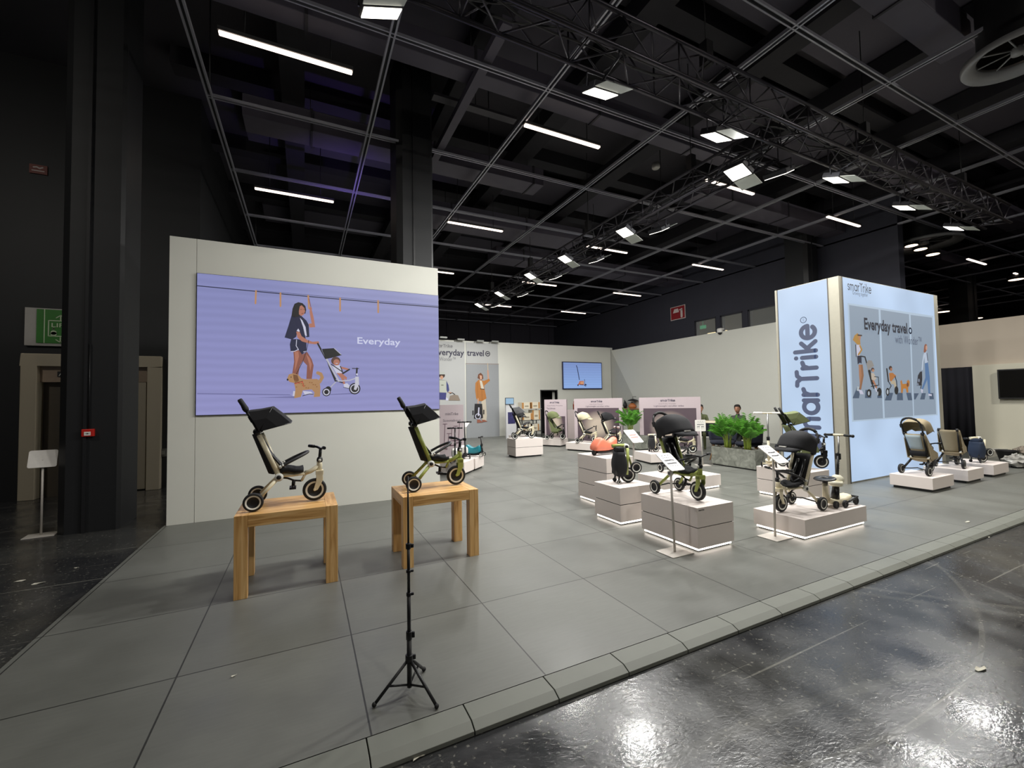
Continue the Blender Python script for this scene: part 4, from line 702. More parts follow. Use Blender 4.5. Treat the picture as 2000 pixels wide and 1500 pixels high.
    if body == 'open':
        rows = [[(.155 - .14 * f - .05 * math.sin(PI * g) * (1 - .2 * f), -.115 + .23 * g, .30 + .36 * f) for g in [j / 8 for j in range(9)]] for f in [i / 8 for i in range(9)]]
        bk = MB().grid(rows).obj('backrest', fab, t, solid=.012)
        hs = MB()
        for sd in (-1, 1): hs.tube([(.06, sd * .04, .6), (.12, sd * .045, .48), (.2, sd * .05, .37), (.24, 0, .33)], .01, 6, flat=2.)
        hs.obj('harness', PLAST, t)
    else:
        rows = []
        for i in range(11):
            f = i / 10; x = .21 - .19 * f; z = .27 + .42 * f; dpt = .10 * (1 - f) + .02
            row = []
            for j in range(13):
                g = j / 12; yy = -.16 + .32 * g; e = abs(2 * g - 1); row.append((x - .055 * (1 - e ** 2.5) + (e ** 3) * (.10 * (1 - f) + .02), yy * (1 - .06 * f), z - .0 * e))
            rows.append(row)
        MB().grid(rows).obj('backrest', fab, t, solid=.015)
        rows = [[(.12 + .26 * f, -.15 + .3 * g, .27 - .07 * math.sin(PI * f) * math.sin(PI * g) ** .3) for g in [j / 10 for j in range(11)]] for f in [i / 8 for i in range(9)]]
        MB().grid(rows).obj('seat_basket', fab, t, solid=.01)
        for sd in (-1, 1): MB().prism([(.16, sd * .158, .26), (.40, sd * .15, .27), (.38, sd * .15, .36), (.24, sd * .155, .42), (.12, sd * .15, .56), (.06, sd * .15, .62)], (0, sd * .008, 0)).obj('side_panel', fab, t)
    if bumper:
        MB().tube([(.215, -.125, .365)] + [(.215 + .215 * math.sin(PI * i / 10) ** .75 if i not in (0, 10) else .24, -.125 * math.cos(PI * i / 10), .372 + .1 * math.sin(PI * i / 10) ** .75 if i not in (0, 10) else .38) for i in range(11)] + [(.215, .125, .365)], .0135).obj('safety_bar', mat((44, 44, 46), .5), t)
        bt = MB()
        for sd in (-1, 1): bt.lathe((.205, sd * .125, .362), (0, 1, 0), [(0, -.02), (.013, -.02), (.013, .02), (0, .02)], 12).lathe((.225, sd * .13, .376), (0, 1, 0), [(0, -.02), (.009, -.02), (.009, .02), (0, .02)], 12)
        bt.obj('rivets', RING, t)
    if pole == 'single':
        MB().tube([(.02, -.12, .69), (.02, .12, .69)], .015).tube([(.025, 0, .68), (-.08, 0, .885)], .014).obj('push_pole', PLAST, t)
        MB().tube([(-.072, 0, .87), (-.082, 0, .893), (-.1, 0, .93), (-.126, 0, .975), (-.13, 0, .982)], [.02, .026, .022, .021, .015], 12).obj('handle_grip', RUB, t)
        MB().box((-.035, 0, .8), (.034, .036, .06), Matrix.Rotation(-.47, 3, 'Y')).obj('adjuster', PLAST, t)
    elif pole == 'u':
        P = [(.02, -.13, .69), (-.04, -.135, .82)] + [(-.05 - .055 * math.sin(PI * i / 12), -.135 * math.cos(PI * i / 12), .84 + .125 * math.sin(PI * i / 12)) for i in range(13)] + [(-.04, .135, .82), (.02, .13, .69)]
        MB().tube(P, .0125).obj('push_bar', PLAST, t); MB().tube(P[5:-5], .018).obj('handle_grip', RUB, t)
        for sd in (-1, 1): MB().box((-.045, sd * .137, .825), (.03, .03, .06), Matrix.Rotation(-.4, 3, 'Y')).obj('adjuster', PLAST, t)
    elif pole == 'double':
        for sd in (-1, 1): MB().tube([(.02, sd * .1, .69), (-.07, sd * .09, .87)], .0125).obj('push_pole', PLAST, t); MB().tube([(-.065, sd * .09, .86), (-.12, sd * .085, .97)], .019).obj('handle_grip', RUB, t)
    if canopy == 'flat':
        prof = [(-.05, .872), (.04, .882), (.137, .902), (.215, .835), (.288, .762)]; rows = []
        for (x, z) in prof:
            rows.append([(.045, -.17, .695), (x * .55 + .02, -.172, .695 + (z - .695) * .55), (x, -.16, z - .006), (x + .004, -.08, z + .006), (x + .006, 0, z + .01), (x + .004, .08, z + .006), (x, .16, z - .006), (x * .55 + .02, .172, .695 + (z - .695) * .55), (.045, .17, .695)])
        MB().grid(rows, smooth=False).obj('canopy', hood, t, solid=.004)
        bw = MB()
        for (x, z) in (prof[0], prof[2], prof[4]): bw.tube([(.045, -.172, .695), (x, -.162, z - .004), (x, .162, z - .004), (.045, .172, .695)], .005, 6)
        bw.obj('canopy_bows', PLAST, t)
    elif canopy == 'hood':
        dome(t, (.05, 0, .68), 108, 14, .222, .335, .165, hood, ex=.42)
        rows = []
        for i in range(3):
            a = math.radians(14); R = .335 + i * .038; rows.append([(.05 + R * math.cos(a - i * .03) * (math.sin(q) ** .42 if 0 < q < PI else 0), .165 * math.copysign(abs(math.cos(q)) ** .6, math.cos(q)) * (1 - i * .06), .68 + (R * math.sin(a - i * .06) - i * .006) * (math.sin(q) ** .42 if 0 < q < PI else 0)) for q in [PI * j / 16 for j in range(17)]])
        MB().grid([r[3:14] for r in rows]).obj('canopy_peak', hood, t, solid=.006)
        if hood in (FAB,): MB().box((.385, -.02, .768), (.014, .085, .013)).obj('brand_tag', WHT, t)
        else: MB().box((.385, -.02, .768), (.014, .085, .013)).obj('brand_tag', WHT, t)
    return t
def back_window(t):
    rows = [[(.21 - .19 * f - .068 + .02 * abs(2 * g - 1) ** 2, (-.10 + .2 * g) * (.8 + .25 * f), .27 + .42 * f) for g in [j / 6 for j in range(7)]] for f in [.38 + .58 * i / 5 for i in range(6)]]
    MB().grid(rows).obj('back_window', mat((170, 184, 190), .5), t, solid=.004)
    rows = [[(.21 - .19 * f - .068 + .02 * abs(2 * g - 1) ** 2, (-.11 + .22 * g), .27 + .42 * f) for g in [j / 6 for j in range(7)]] for f in [.08, .3]]
    MB().grid(rows).obj('back_pocket', FAB, t, solid=.006)
def place(n, f, fr, T):
    n, f, fr = GZ(*n, T), GZ(*f, T), GZ(*fr, T); m = (n + f) / 2; d = fr - m; return (m.x, m.y, T), math.degrees(math.atan2(d.y, d.x))
trike('stroller trike with cream frame and black canopy on the left oak table', (-.40, 4.54, .692), -.3, CREAM, turn=22)
trike('stroller trike with green frame and black canopy on the right oak table', (1.03, 4.605, .692), -5.3, OLIVE, turn=16)
trike('green-framed stroller trike with big black hood on the nearest two-block plinth', (3.99, 3.885, .467), -95, OLIVE, FAB, 'hood', None, 'u')
trike('black-framed stroller trike with black hood right behind the green one', (6.12, 5.9, .238), -100, PLAST, FAB, 'hood', None, 'u')
trike('cream-framed stroller trike with black hood on the long low plinth', (5.601, 3.195, .233), 178.8, CREAM, FAB, 'hood', None, 'u')
trike('stroller trike with olive canopy and olive seat beside the tower', (6.98, 4.25, .452), -38, PLAST, OLVF, 'flat', OLVF, 'double', 'full')
back_window(trike('beige hooded stroller seen from behind, nearest the tower front', (9.355, 3.555, .233), -3, PLAST, BEIGE, 'hood', BEIGE, 'u', 'full'))
trike('beige stroller without hood or handle, right of the beige hooded one', (10.72, 3.57, .234), 6, PLAST, BEIGE, 'none', None, 'none', 'full')
trike('cream trike with grey flat canopy on the two-block plinth left of centre', (5.34, 10.83, .517), -22, CREAM, FAB, 'flat', GREYF, 'single')
trike('olive full-hood stroller left of the cream-hood one', (7.55, 12.6, .251), -55, PLAST, OLVF, 'hood', OLVF, 'u', 'full')
trike('stroller with cream hood and cream frame behind the coral scooter', (7.72, 11.07, .251), -52, CREAM, FAB, 'hood', CRMF, 'u')
trike('cream-framed stroller with small black hood and long push pole', (8.05, 10.35, .251), -30, CREAM, FAB, 'hood', FAB, 'single')
trike('black stroller behind the grey-canopied cream trike', (7.1, 14.25, .251), -60, PLAST, FAB, 'hood', FAB, 'u')
trike('cream trike without canopy at the right edge of the lilac panel', (8.25, 7.85, .251), -60, CREAM, FAB, 'none', None, 'none')
def scooter(label, loc, deg, body=WHT, frame=PLAST, stem=.55, barw=.3, style='ride', s=1., grip=RUB, lean=-.12):
    t = thing('ride_on_scooter', label, 'scooter', loc, math.radians(deg)); t.scale = (s, s, s)
    MB().tube([(-.2, 0, .06), (-.1, 0, .045), (.08, 0, .045), (.2, 0, .07), (.25, 0, .12)], .028, 10, flat=1.9).obj('deck', frame, t)
    for sd in (-1, 1): wheel(t, (.25, sd * .1, .05), .05, .024, hub=RING)
    wheel(t, (-.23, 0, .045), .045, .03, False, name='rear_wheel')
    MB().tube([(.25, -.11, .055), (.25, .11, .055)], .01).obj('front_axle', frame, t)
    top = (.25 + lean * stem, 0, .12 + stem)
    MB().tube([(.25, 0, .1), (.25 + lean * stem * .45, 0, .12 + stem * .45)], .019).obj('lower_stem', frame if style != 'plain' else body, t); MB().tube([(.25 + lean * stem * .4, 0, .12 + stem * .4), top], .013).obj('upper_stem', METAL if style == 'plain' else frame, t)
    MB().box((.25 + lean * stem * .45, 0, .12 + stem * .45), (.05, .045, .06)).obj('clamp', PLAST, t, bevel=.006)
    MB().tube([(top[0], -barw / 2 * .4, top[2]), (top[0], barw / 2 * .4, top[2])], .014).obj('handlebar', body if style == 'plain' else frame, t)
    for sd in (-1, 1): MB().tube([(top[0], sd * barw * .18, top[2]), (top[0], sd * barw / 2, top[2])], .017).ball((top[0], sd * barw / 2, top[2]), .02, n=8).obj('grip', grip, t)
    if style == 'ride':
        sec = []
        for x, z0, z1, w in ((-.27, .08, .13, .08), (-.22, .07, .2, .1), (-.14, .065, .29, .1), (-.09, .06, .28, .095), (.0, .06, .21, .085), (.08, .065, .21, .08), (.16, .08, .27, .085), (.22, .1, .29, .07)):
            sec.append([(x, w * math.copysign(abs(math.cos(q)) ** .55, math.cos(q)), (z0 + z1) / 2 + (z1 - z0) / 2 * math.copysign(abs(math.sin(q)) ** .55, math.sin(q))) for q in [2 * PI * j / 12 for j in range(13)]])
        m_ = MB().grid(sec); m_.add(sec[0][:12], [tuple(range(12))]); m_.add(sec[-1][:12], [tuple(range(12))]); m_.obj('seat_body', body, t, sub=1)
    return t
scooter('coral pink ride-on scooter body on the tall three-block plinth', (4.33, 5.5, .725), 4, CORAL, BLACK, .3, .1, grip=PINK, s=1.0, lean=.02)
scooter('white-bodied scooter with tall black stem, left one beside the video wall end', (3.0, 9.05, .286), -110, WHT, PLAST, .62, .3)
scooter('teal ride-on scooter on the farther white block', (3.62, 9.62, .286), -42, mat((24, 120, 134), .4), PLAST, .34, .24)
scooter('black kick scooter with tall stem behind the teal one', (3.35, 9.5, .286), -100, WHT, PLAST, .72, .3)
scooter('tall cream kick scooter with white handlebar beside the olive stroller', (7.06, 4.57, .452), 207, CREAM, CREAM, .76, .38, 'plain', grip=WHT, lean=-.06)
# cream ride-on with steering disc and tall handle on the long low plinth
rd = thing('ride_on_scooter', 'cream ride-on with black steering disc and tall T handle at the plinth end', 'scooter', (5.95, 3.08, .233), 0)
MB().tube([(-.14, 0, .08), (0, 0, .05), (.2, 0, .06), (.3, 0, .09)], .035, 10, flat=2.2).obj('deck', CREAM, rd)
for p in ((-.12, -.1), (.02, -.13), (.3, -.11), (.3, .11), (-.12, .1)): wheel(rd, (p[0], p[1], .045), .045, .03, False)
MB().tube([(.02, -.13, .05), (.3, -.13, .1), (.3, .12, .1)], .012).obj('side_rail', PLAST, rd)
MB().tube([(-.13, 0, .08), (-.15, 0, .18), (-.15, 0, .3)], [.045, .032, .028]).obj('front_column', CREAM, rd); MB().lathe((-.15, 0, .34), (-.12, 0, 1), [(0, 0), (.11, 0), (.12, .008), (.11, .018), (.03, .02), (.03, -.05), (.0, -.06)], 28).obj('steering_disc', PLAST, rd)
MB().tube([(.05, 0, .07), (.09, 0, .24)], [.05, .035], 12).obj('seat_post', PLAST, rd)
MB().lathe((.08, 0, .24), (0, 0, 1), [(0, 0), (.07, 0), (.085, .03), (.075, .06), (0, .05)], 20).ball((.13, 0, .31), (.045, .075, .065)).obj('seat', mat((226, 222, 200), .4), rd)
MB().tube([(.13, 0, .33), (.17, 0, .62)], .016).obj('lower_stem', BLACK, rd); MB().tube([(.17, 0, .6), (.20, 0, .86)], .011).obj('upper_stem', METAL, rd); MB().box((.17, 0, .6), (.035, .05, .08)).obj('clamp', PLAST, rd, bevel=.006)
MB().tube([(.2, -.07, .87), (.2, .07, .87)], .014).obj('handlebar', CREAM, rd)
for sd in (-1, 1): MB().tube([(.2, sd * .06, .87), (.2, sd * .15, .865)], .016).ball((.2, sd * .155, .865), .021, n=8).obj('grip', RUB, rd)
mk = MB()
for i in range(10): mk.box((.135 + i * .003, -.017, .37 + i * .022), (.012, .002, .012))
mk.obj('lettering', WHT, rd)
# folded trikes
def folded(label, loc, deg, frame, fab, s=1., group=None):
    t = thing('folded_trike', label, 'stroller', loc, math.radians(deg)); t.scale = (s, s, s)
    rows = []
    for i in range(9):
        f = i / 8; z = .1 + .33 * f; w = .105 + .012 * math.sin(PI * f); d = .06 + .03 * math.sin(PI * min(1, f * 1.1))
        rows.append([(-.02 + d * math.copysign(abs(math.cos(q)) ** .5, math.cos(q)), w * math.copysign(abs(math.sin(q)) ** .35, math.sin(q)), z) for q in [2 * PI * j / 16 for j in range(17)]])
    m_ = MB().grid(rows); m_.add(rows[0][:16], [tuple(range(16))]); m_.add(rows[-1][:16], [tuple(range(16))]); m_.obj('folded_seat', fab, t)
    MB().box((-.02, 0, .46), (.11, .17, .07)).obj('folded_canopy', fab, t, bevel=.02)
    MB().tube([(-.1, .05, .50), (.0, .05, .505), (.1, .05, .5)], .026, 12).obj('top_tube', frame, t)
    MB().lathe((.1, .05, .49), (0, 1, 0), [(0, -.03), (.04, -.03), (.04, .03), (0, .03)], 20).lathe((.1, .05, .49), (0, -1, 0), [(0, .032), (.022, .032), (.022, 0)], 16, [1, 1]).obj('hinge', [RING, BLACK], t)
    MB().tube([(.08, -.07, .48), (.06, -.07, .12)], .019, flat=.7).obj('side_tube', frame, t); MB().tube([(.1, .06, .48), (.17, .04, .22)], .015).obj('rear_leg', frame, t)
    wheel(t, (.10, .0, .105), .105, .046, name='front_wheel'); wheel(t, (.2, -.05, .21), .08, .042)
    for sd in (-1, 1): MB().tube([(-.05, sd * .08, .12), (-.06, sd * .08, .04)], .013).obj('caster_leg', PLAST, t); wheel(t, (-.06, sd * .09, .028), .028, .03, sd < 0, name='caster')
    hp = MB().tube([(-.08, -.08, .35), (-.09, -.08, .13), (-.05, 0, .1), (-.09, .08, .13), (-.08, .08, .35)], .012); hp.obj('push_bar', PLAST, t)
    return t
folded('folded black and green trike standing upright on its plinth', (3.86, 4.58, .477), -20, OLIVE, FAB, .98)
folded('folded cream and black trike in front of the lilac panel', (7.85, 8.1, .251), -25, CREAM, FAB, .85)
folded('folded navy and cream trike on the far right plinth', (11.93, 3.55, .232), -20, CREAM, mat((34, 46, 66), .8), .95)
# ================================================================== INFORMATION STANDS
def stand(label, base, ctr, w, h, tilt, yaw=0., blank=False, mk_col=(90, 90, 96)):
    """ctr: centre of the tilted panel in the world"""
    t = thing('info_stand', label, 'sign stand', (base[0], base[1], base[2])); M_ = mat((198, 192, 184), .4, .1); hz = ctr[2] - base[2]
    R = Matrix.Rotation(yaw, 3, 'Z')
    MB().box((0, 0, .005), (.3, .24, .01), R).obj('base', M_, t, bevel=.004)
    dx, dy = ctr[0] - base[0], ctr[1] - base[1]
    MB().tube([(0, 0, .005), (dx, dy, hz - .01)], .0125, 12).obj('pole', M_, t)
    P = R @ Matrix.Rotation(tilt, 3, 'X')
    def q(x, y, l=0.): return Vector((dx, dy, hz)) + P @ Vector((x, -l - .004, y))
    cr = .022; out = []
    for cx_, cy_, a0 in ((w / 2 - cr, h / 2 - cr, 0), (-w / 2 + cr, h / 2 - cr, 90), (-w / 2 + cr, -h / 2 + cr, 180), (w / 2 - cr, -h / 2 + cr, 270)): out += arc(cx_, cy_, cr, a0, a0 + 90, 4)
    MB().prism([q(a, b, 0) for a, b in out], q(0, 0, 0) - q(0, 0, .008)).obj('panel', mat((226, 222, 216), .4), t)
    if not blank:
        k = MB(); m2 = MB(); rnd = random.Random(len(label))
        for r, (yy, n, sz) in enumerate(((.36, 3, .016), (.24, 5, .013), (.08, 4, .03), (-.1, 4, .03), (-.24, 4, .012))):
            for i in range(n):
                x = (-.32 + .64 * (i + .5) / n) * w; ribbon(k, [(x - sz * .4, yy * h), (x + sz * .4, yy * h + rnd.uniform(-.004, .004))], sz * .55, lambda a, b, l: q(a, b, .0008))
        k.obj('print', mat(mk_col, .6), t)
    return t
def spt(px, py, base): return GY(px, py, base.y)
bA = GZ(1318, 1079); c_ = spt(1309, 902, bA); stand('tilted information sign standing before the nearest green-framed stroller', bA, (c_.x, c_.y, c_.z), .2, .26, -.95, 0)
bG = GZ(1514, 1049); c_ = spt(1510, 887, bG); stand('tilted information sign before the long low plinth', bG, (c_.x, c_.y, c_.z), .2, .3, -.95, 0)
bM = GZ(1373, 909); c_ = spt(1369, 831, bM); stand('upright square sign stand between the lilac panel and the planter', bM, (c_.x - .02, c_.y, c_.z), .25, .27, 0, -.45)
bC = GZ(1239, 998); c_ = GY(1237, 852, bC.y); stand('tilted white sign beside the folded green trike', (bC.x, bC.y, 0), (c_.x, c_.y, c_.z), .2, .27, -.9, 0, False, (220, 110, 90))
bN = Vector((4.1, 10.75, 0)); c_ = GY(908, 829, 10.75); stand('thin white sign tilted almost edge-on beside the video wall end', (c_.x, 10.75, 0), (c_.x, 10.75, c_.z), .2, .3, -1.1, -.8, True)
bL = GZ(80, 1046, HZ); c_ = spt(84, 896, bL); stand('blank white sign stand in the dark corner left of the black column', bL, (c_.x, c_.y, c_.z), .27, .23, -.3, .12, True)
# ================================================================== TRIPOD
tp = GZ(800, 1352); tr = thing('tripod', 'slim black telescopic tripod standing alone on the front tiles', 'tripod', (tp.x, tp.y, 0))
hb_, ht = .0, GY(804, 925, tp.y).z
cx0 = 0
def zt2(py): return GY(801, py, tp.y).z
MB().tube([(0, 0, .03), (0, 0, zt2(1248))], .0135, 14).obj('lower_tube', BLACK, tr)
MB().tube([(0, 0, zt2(1250)), (0, 0, zt2(1160))], .0105, 14).obj('middle_tube', BLACK, tr)
MB().tube([(0, 0, zt2(1160)), (0, 0, zt2(1060))], .0085, 12).obj('upper_tube', BLACK, tr)
MB().tube([(0, 0, zt2(1062)), (0, 0, zt2(1000)), (0, 0, zt2(930))], [.006, .0055, .004], 10).obj('top_rod', BLACK, tr)
for py, r, hh in ((1066, .015, .03), (1115, .014, .016), (1160, .014, .02), (1240, .017, .045), (1284, .022, .035)):
    z = zt2(py); MB().lathe((0, 0, z - hh / 2), (0, 0, 1), [(0, 0), (r, 0), (r, hh), (0, hh)], 16).box((r + .006, -.003, z), (.014, .012, hh * .7)).obj('clamp', PLAST, tr, bevel=.002)
zs = zt2(1290)
for fx, fy in ((731, 1381), (853, 1384), (828, 1311)):
    q = GZ(fx, fy) - Vector((tp.x, tp.y, 0)); d = Vector((q.x, q.y, 0)).normalized()
    lg = MB().tube([d * .016 + Vector((0, 0, zs)), Vector((q.x, q.y, .012))], .0085, 10); m_ = (d * .016 + Vector((0, 0, zs))).lerp(Vector((q.x, q.y, .012)), .58)
    o = lg.obj('leg', BLACK, tr); MB().tube([d * .012 + Vector((0, 0, .045)), m_], .006, 8).obj('strut', BLACK, o); MB().ball((q.x, q.y, .013), (.013, .013, .013), n=10).obj('rubber_foot', RUB, o)
# ================================================================== LILAC PANELS AND SHOW FURNITURE
def hit(px, py, p0, u):
    """where the pixel's ray meets the upright plane through p0 along u"""
    n = Vector((-u[1], u[0], 0)); d = ray(px, py); t_ = (Vector((p0[0], p0[1], 0)) - ORG).dot(n) / d.dot(n); return ORG + d * t_
def upright(label, pxl, pxr, p0, u, ztop, poster, lines):
    u = Vector((u[0], u[1], 0)).normalized(); a, b = hit(pxl, 780, p0, u), hit(pxr, 780, p0, u); w = (Vector((b.x, b.y, 0)) - Vector((a.x, a.y, 0))).length
    t = thing('display_stand', label, 'panel', (a.x, a.y, 0), math.atan2(b.y - a.y, b.x - a.x))
    MB().bb(0, w, 0, .1, 0, ztop).obj('board', mat((186, 172, 176), .6, var=.02), t)
    if poster:
        m_ = .07 * w
        def fp(n, N, L, bb):
            tc = N.new('ShaderNodeTexCoord'); mp = N.new('ShaderNodeMapping'); mp.inputs['Location'].default_value = (-w * .5 * 2.2 / w, 0, -ztop * .42 * 1.4); mp.inputs['Scale'].default_value = (2.2 / w, 0, 1.4); L.new(tc.outputs['Object'], mp.inputs[0])
            g = N.new('ShaderNodeTexGradient'); g.gradient_type = 'SPHERICAL'; L.new(mp.outputs[0], g.inputs[0]); r = N.new('ShaderNodeValToRGB'); r.color_ramp.elements[0].color = (*lin((84, 70, 78)), 1); r.color_ramp.elements[1].color = (*lin((190, 176, 160)), 1); r.color_ramp.elements[0].position = .25; r.color_ramp.elements[1].position = .75
            L.new(g.outputs['Fac'], r.inputs[0]); L.new(r.outputs[0], bb.inputs['Base Color'])
        MB().bb(m_, w - m_, -.004, 0, .1, ztop - poster).obj('poster', node_mat(fp), t)
    for (s, f0, f1, dz, cap, bold, lg) in lines:
        if lg: logo((w * f0, -.003, ztop - dz), (1, 0, 0), (0, 0, 1), w * (f1 - f0), INK, t, w=.22)
        else: text(s, (w * f0, -.003, ztop - dz), (1, 0, 0), (0, 0, 1), w * (f1 - f0), cap, mat((104, 96, 104), .6), t, bold=bold)
    return t, w
LN = [('', .36, .6, .135, .05, 0, True), ('smarTrike Traveler', .33, .62, .215, .03, 0, False), ('Lightweight stroller trike', .25, .74, .29, .045, .01, False)]
p3 = GZ(1368, 880); u3 = (.62, -.78)
upright('lilac display panel with dark poster behind the folded cream trike', 1248, 1368, (p3.x, p3.y), u3, 1.615, .34, LN)
p2 = GZ(1215, 872); upright('lilac display panel with dark poster behind the black-hood stroller', 1121, 1215, (p2.x, p2.y), u3, 1.615, .33, LN)
p1 = GZ(1125, 866); upright('smaller lilac display panel behind the olive full-hood stroller', 1063, 1106, (p1.x, p1.y), u3, 1.6, .62, [('', .25, .68, .14, .05, 0, True), ('The Ultimate', .1, .5, .36, .06, .01, False), ('smarTrike Traveler', .12, .85, .24, .03, 0, False)])
t0, w0 = upright('lilac display panel with small scooter pictures at the video wall end', 830, 905, (3.9, 10.15), (1, -.28), 1.52, 0, [('miniTrike', .52, .86, .26, .07, .005, False), ('Scootabout', .46, .92, .42, .06, 0, False)])
k = MB()
for i, (fx, z0, hh) in enumerate(((.48, .42, .62), (.58, .5, .3), (.66, .5, .45), (.76, .62, .36), (.86, .56, .52))): ribbon(k, [(fx * w0, z0), (fx * w0 + .03, z0 + hh)], .014, lambda x, y, l: (x, -.004, y)); ribbon(k, [(fx * w0 - .05, z0), (fx * w0 + .07, z0)], .03, lambda x, y, l: (x, -.004, y)); ribbon(k, [(fx * w0 - .02, z0 + hh), (fx * w0 + .08, z0 + hh)], .016, lambda x, y, l: (x, -.004, y))
k.obj('printed_scooters', mat((110, 84, 96), .6), t0)
# narrow graphic totem with tablet
q = GZ(996, 857); ta = thing('graphic_totem', 'narrow white upright board with a dark blue picture at the booth back', 'panel', (q.x, q.y, 0)); MB().bb(-.16, .3, 0, .08, 0, 1.45).obj('board', mat((200, 200, 202), .6), ta)
MB().bb(-.08, .26, -.005, 0, .62, 1.1).obj('picture', mat((48, 46, 92), .5, var=.8, vs=14), ta)
tb = thing('tablet', 'glowing tablet mounted above the narrow white board', 'tablet', (q.x, q.y, 0)); MB().bb(-.2, .2, -.03, 0, 1.42, 1.7).obj('frame', BLACK, tb, bevel=.005); MB().bb(-.18, .18, -.033, -.03, 1.44, 1.68).obj('screen', mat((150, 186, 214), emis=.9), tb); MB().tube([(0, .02, 1.45), (0, .04, 1.3)], .02).obj('bracket', BLACK, tb)
# shelving with boxes
sx = GY(1020, 850, 15.9).x; se = GY(1058, 850, 15.9).x; sh = thing('wire_shelf', 'black metal shelving unit with product boxes at the booth back', 'shelf', (sx, 15.9, 0)); wS = se - sx
for x in (0, wS):
    for y in (0, .45): MB().bb(x - .015, x + .015, y - .015, y + .015, 0, 1.22).obj('post', BLACK, sh)
for z in (.25, .72, 1.2): MB().bb(-.02, wS + .02, -.02, .47, z, z + .02).obj('shelf_board', mat((150, 146, 140), .5) if z > 1 else BLACK, sh)
for x, z, w, h, nm in ((.03, 1.222, .45, .27, 'left box on the top board'), (wS - .5, 1.222, .46, .28, 'right box on the top board'), (.02, .742, .5, .3, 'left box on the middle board'), (wS - .42, .742, .38, .42, 'taller right box on the middle board'), (.1, .272, .4, .3, 'left box on the lowest board'), (wS - .5, .272, .4, .3, 'right box on the lowest board')):
    t = thing('product_box', 'cream and gold product box, ' + nm, 'box', (sx + x, 15.94, z), 0, None); MB().bb(0, w, 0, .35, 0, h).obj('carton', mat((214, 206, 186), .6), t); MB().bb(0, w * .2, -.003, 0, .01, h - .01).bb(w * .84, w, -.003, 0, .01, h - .01).obj('gold_band', mat((178, 128, 72), .5), t); MB().bb(w * .3, w * .7, -.003, 0, h * .3, h * .5).obj('print', mat((150, 140, 120), .5), t)
# wall shelf with small things on the right booth wall
a_, b_ = GX(1215, 797, XC), GX(1250, 797, XC); ws_ = thing('wall_shelf', 'wooden wall shelf holding small things between the lilac panels', 'shelf', (XC, 0, 0)); zs_ = a_.z
MB().bb(-.3, 0, b_.y - .5, a_.y, zs_ - .04, zs_).obj('board', mat((170, 130, 90), .5), ws_)
for px, m_, r, h, nm in ((1221, BLACK, .1, .34, 'small black ornament on the wall shelf'), (1235, mat((196, 120, 70), .5), .2, .26, 'orange pumpkin-shaped pot on the wall shelf')):
    p = GX(px, 797, XC - .15); v = thing('pot', nm, 'pot', (XC - .15, p.y, zs_)); MB().lathe((0, 0, 0), (0, 0, 1), [(0, 0), (r * .6, 0), (r, h * .4), (r * .6, h * .8), (r * .3, h), (0, h)], 16).obj('vessel', m_, v); MB().tube([(0, 0, h - .01), (0, .03, h + .06)], .02, 6).obj('stalk', PLAST, v)
hk = thing('pendant_lamp', 'small flat black lampshade above the wall shelf', 'lamp', tuple(GX(1236, 783, XC - .2))); MB().lathe((0, 0, 0), (0, 0, 1), [(.25, 0), (.22, .04), (.04, .1), (0, .1)], 20).obj('lampshade', BLACK, hk); MB().tube([(0, 0, .09), (0, 0, .2), (.2, 0, .2)], .01, 6).obj('arm', BLACK, hk)
bt = thing('bottle', 'brown bottle standing above the panel gap left of the big lilac panel', 'bottle', (0, 0, 0)); p = GX(1121, 800, 9.9); bt.location = (p.x, p.y, p.z)
MB().lathe((0, 0, 0), (0, 0, 1), [(0, 0), (.04, 0), (.042, .2), (.015, .28), (.015, .34), (0, .34)], 14).obj('glass', mat((110, 44, 30), .2), bt)
cb = thing('counter', 'pale counter in the gap between two lilac panels', 'counter', (0, 0, 0)); MB().bb(9.7, 10.3, p.y - .4, p.y + .5, 0, p.z - .002).obj('cabinet', PINK, cb)
# ================================================================== PLANTERS AND PALMS
def palm(label, x, y, z, h=.75, seed=1, n=24):
    t = thing('potted_palm', label, 'plant', (x, y, z)); rd_ = random.Random(seed); stm = MB(); fo = MB()
    for i in range(n):
        a = rd_.uniform(0, 2 * PI); r0 = rd_.uniform(0, .07); lean = rd_.uniform(.08, .5); hh = h * rd_.uniform(.75, 1.2); d = Vector((math.cos(a), math.sin(a), 0)); b = d * r0
        P = []
        for k in range(9):
            f = k / 8; P.append(b + d * (lean * h * f ** 2.2 * .95) + Vector((0, 0, hh * (f - .28 * lean * 2 * f ** 3))))
        stm.tube(P[:5], [.011, .01, .008, .006, .005], 6)
        for k in range(8, 28):
            f = .46 + .54 * (k - 8) / 20; i0 = min(7, int(f * 8)); pt = P[i0].lerp(P[i0 + 1], f * 8 - i0); tg = (P[i0 + 1] - P[i0]).normalized(); sd = 1 if k % 2 else -1
            si = tg.cross(Vector((0, 0, 1))); si = si.normalized() if si.length > .01 else d.cross(Vector((0, 0, 1)))
            ln = (.21 - .14 * abs(f - .62)) * h / .75 * rd_.uniform(.8, 1.1); dr = (tg * .75 + si * sd * .8 + Vector((0, 0, -.12))).normalized(); w = .005
            m1 = pt + dr * ln * .55 + Vector((0, 0, .006)); e = pt + dr * ln + Vector((0, 0, -ln * .28)); wv = dr.cross(Vector((0, 0, 1))).normalized() * w
            fo.add([pt, m1 + wv, e, m1 - wv], [(0, 1, 2), (0, 2, 3)])
    stm.obj('stems', mat((136, 156, 60), .5, var=.25, vs=12), t); fo.obj('fronds', mat((88, 150, 50), .5, var=.5, vs=9), t); return t
